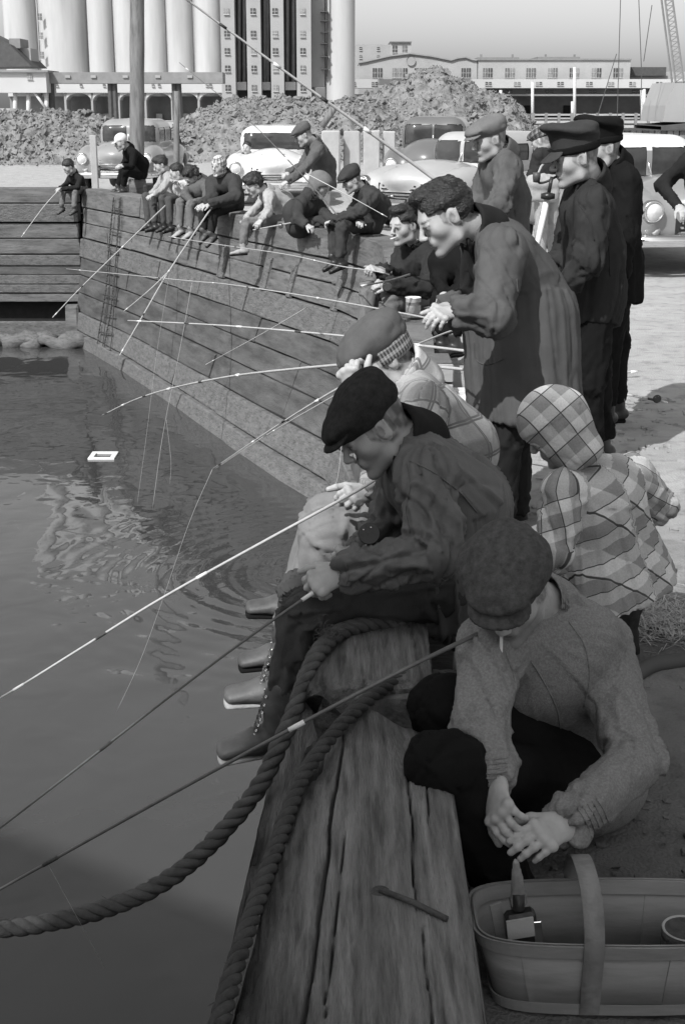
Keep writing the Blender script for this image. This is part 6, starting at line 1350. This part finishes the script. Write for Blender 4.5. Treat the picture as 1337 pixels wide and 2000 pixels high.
def paper(label, c, sx, sy, seed, m='paper', lift=.03):
    n = 14; V = []; 
    for i in range(n):
        for j in range(n):
            x, y = (i/(n-1)-.5)*sx, (j/(n-1)-.5)*sy; V.append((c[0]+x, c[1]+y, c[2]+.01))
    V = np.array(V); V[:, 2] += (ridge(V*[9, 9, 0]+seed)*lift+vnoise(V*[22, 22, 0]+seed)*lift*.5)+lift; V[:, :2] += np.stack([vnoise(V*7+seed), vnoise(V*7+seed+9)], 1)*.03
    F = [(i*n+j, (i+1)*n+j, (i+1)*n+j+1, i*n+j+1) for i in range(n-1) for j in range(n-1)]
    return tag(obj('paper', V, F, M[m], None, False, loc=c), label, 'paper', 'papers lying on the ground')
paper('crumpled white paper lying by the seated man\'s hip', G(922, 985), .16, .34, 1); paper('second sheet of white paper nearer the coat hem', G(915, 905), .18, .26, 2); paper('bright folded paper bag between the plaid man and the coat', G(905, 812, .02), .22, .3, 3, lift=.05)
bx = thing('white_box', 'small white open box on the ground behind the plaid shirt man', 'box', G(898, 800, 0)); c = G(902, 795, 0)
for sx, sy, hx, hy in ((0, -.06, .08, .004), (0, .06, .08, .004), (-.078, 0, .004, .06), (.078, 0, .004, .06)): MB().box((c.x+sx, c.y+sy, .06), (hx, hy, .055), bevel=.001).build('side', M['white'], bx)
MB().box((c.x, c.y, .008), (.075, .056, .004)).build('base', M['white'], bx)
# floating frame and scraps
fr = thing('floating_frame', 'small white square frame floating on the water at left', 'frame', G(202, 890, WZ+.01)); c = G(202, 890, WZ+.01)
for sx, sy, hx, hy in ((0, -.14, .16, .03), (0, .14, .16, .03), (-.13, 0, .03, .11), (.13, 0, .03, .11)): MB().box((c.x+sx, c.y+sy, c.z), (hx, hy, .012), bevel=.004).build('side', M['white'], fr)
# straw and grass at the right edge, hose
mb = MB(); c0 = G(1290, 1225, 0)
for k in range(1500):
    x, y = c0.x+rnd.gauss(.05, .14), c0.y+rnd.gauss(0, .12); a = rnd.uniform(0, 6.28); l_ = rnd.uniform(.03, .09); h = rnd.uniform(.0, .035)
    d = Vector((math.cos(a)*l_, math.sin(a)*l_, rnd.uniform(-.005, .03))); p = Vector((x, y, h+.004)); n = Vector((-d.y, d.x, 0)).normalized()*.0022
    mb.add([p-n, p+n, p+d+n*.3, p+d-n*.3], [(0, 1, 2, 3)])
M['straw'] = mat('dry_straw', .42, .8, .4, 20); tag(mb.build('dry_grass', M['straw']), kind='stuff')
o = MB().tube(smooth_path([G(1225, 1330, .03), G(1270, 1300, .035), G(1330, 1290, .03), G(1420, 1270, .03)], 8), .028, 10).build('hose', M['dark'], None, True, loc=G(1270, 1300, 0)); tag(o, 'fat grey hose lying on the ground by the straw at the right', 'hose')
mb = MB()
for k in range(1400):
    y = rnd.uniform(1.2, 9)**1.0; x = edge_x(y)+.36+abs(rnd.gauss(0, 1.1)); s = rnd.uniform(.003, .012)*(1+.1*y); mb.box((x, y, s*.3), (s, s*rnd.uniform(.6, 1.3), s*.5), jit=s*.3)
tag(mb.build('gravel', M['dirt']), kind='stuff')

# ---- seams, flaps and buttons, laid on the cloth surface
from mathutils.bvhtree import BVHTree
def on_part(T, names):
    V = []; F = []
    for o in T.children:
        if o.name.split('.')[0] in names:
            k = len(V); off = T.location+o.location; V += [v.co+off for v in o.data.vertices]; F += [tuple(i+k for i in p.vertices) for p in o.data.polygons]
    return BVHTree.FromPolygons(V, F)
def seam(T, bv, pts, r=.0022, m=None, n=10, name='seam'):
    P_ = [Vector((x, y, 0)) for x, y in pts]; sp = smooth_path(P_, n) if len(P_) > 1 else P_; out = []
    for q in sp:
        d = Vector(ray(q.x, q.y)).normalized(); h = bv.ray_cast(Vector((0, 0, CAM_H)), d)
        if h[0] is not None: out.append(h[0]+h[1]*(r*.3) if h[1].dot(d) < 0 else h[0]-h[1]*(r*.3))
    seg = [out[0]] if out else []
    for q in out[1:]:
        if (q-seg[-1]).length > .12: break
        seg.append(q)
    if len(seg) > 2: MB().tube(seg, r, 5).build(name, M[m], T, True)
b = on_part(TL, ('coat',)); 
for pts in ([(962, 660), (964, 730), (966, 800), (968, 850)], [(905, 528), (950, 536), (1000, 540), (1040, 552)], [(925, 668), (928, 700), (950, 712), (985, 700)], [(1008, 545), (1012, 600), (1006, 650)]): seam(TL, b, pts, .0028, 'c_coat')
b = on_part(TO, ('jacket',))
for pts in ([(1098, 590), (1130, 572), (1165, 566), (1192, 572)], [(1098, 590), (1106, 615), (1120, 632)], [(1130, 400), (1150, 430), (1160, 470)], [(1172, 400), (1186, 460), (1190, 540)]): seam(TO, b, pts, .0035, 'c_navy')
b = on_part(TC, ('jacket', 'coat'))
for pts in ([(792, 905), (800, 950), (792, 1000), (800, 1040)], [(800, 900), (850, 925), (900, 965), (930, 1000)], [(860, 1130), (900, 1150), (930, 1170)], [(672, 1100), (680, 1120), (676, 1140)]): seam(TC, b, pts, .0024, 'c_satin')
b = on_part(TF, ('sweater',))
for pts in ([(1035, 1290), (1060, 1330), (1085, 1380), (1095, 1430)], [(1110, 1215), (1140, 1260), (1150, 1320), (1140, 1380)], [(985, 1270), (1005, 1330), (1010, 1390)]): seam(TF, b, pts, .0022, 'c_wool')
for k in range(5):
    seam(TF, b, [(925, 1478+k*9), (950, 1484+k*9), (990, 1480+k*9)], .0022, 'c_wool', name='cuff_rib'); seam(TF, b, [(1128-k*-9, 1580+k*-5), (1145-k*-9, 1610+k*-5), (1158-k*-9, 1650+k*-5)], .0022, 'c_wool', name='cuff_rib')
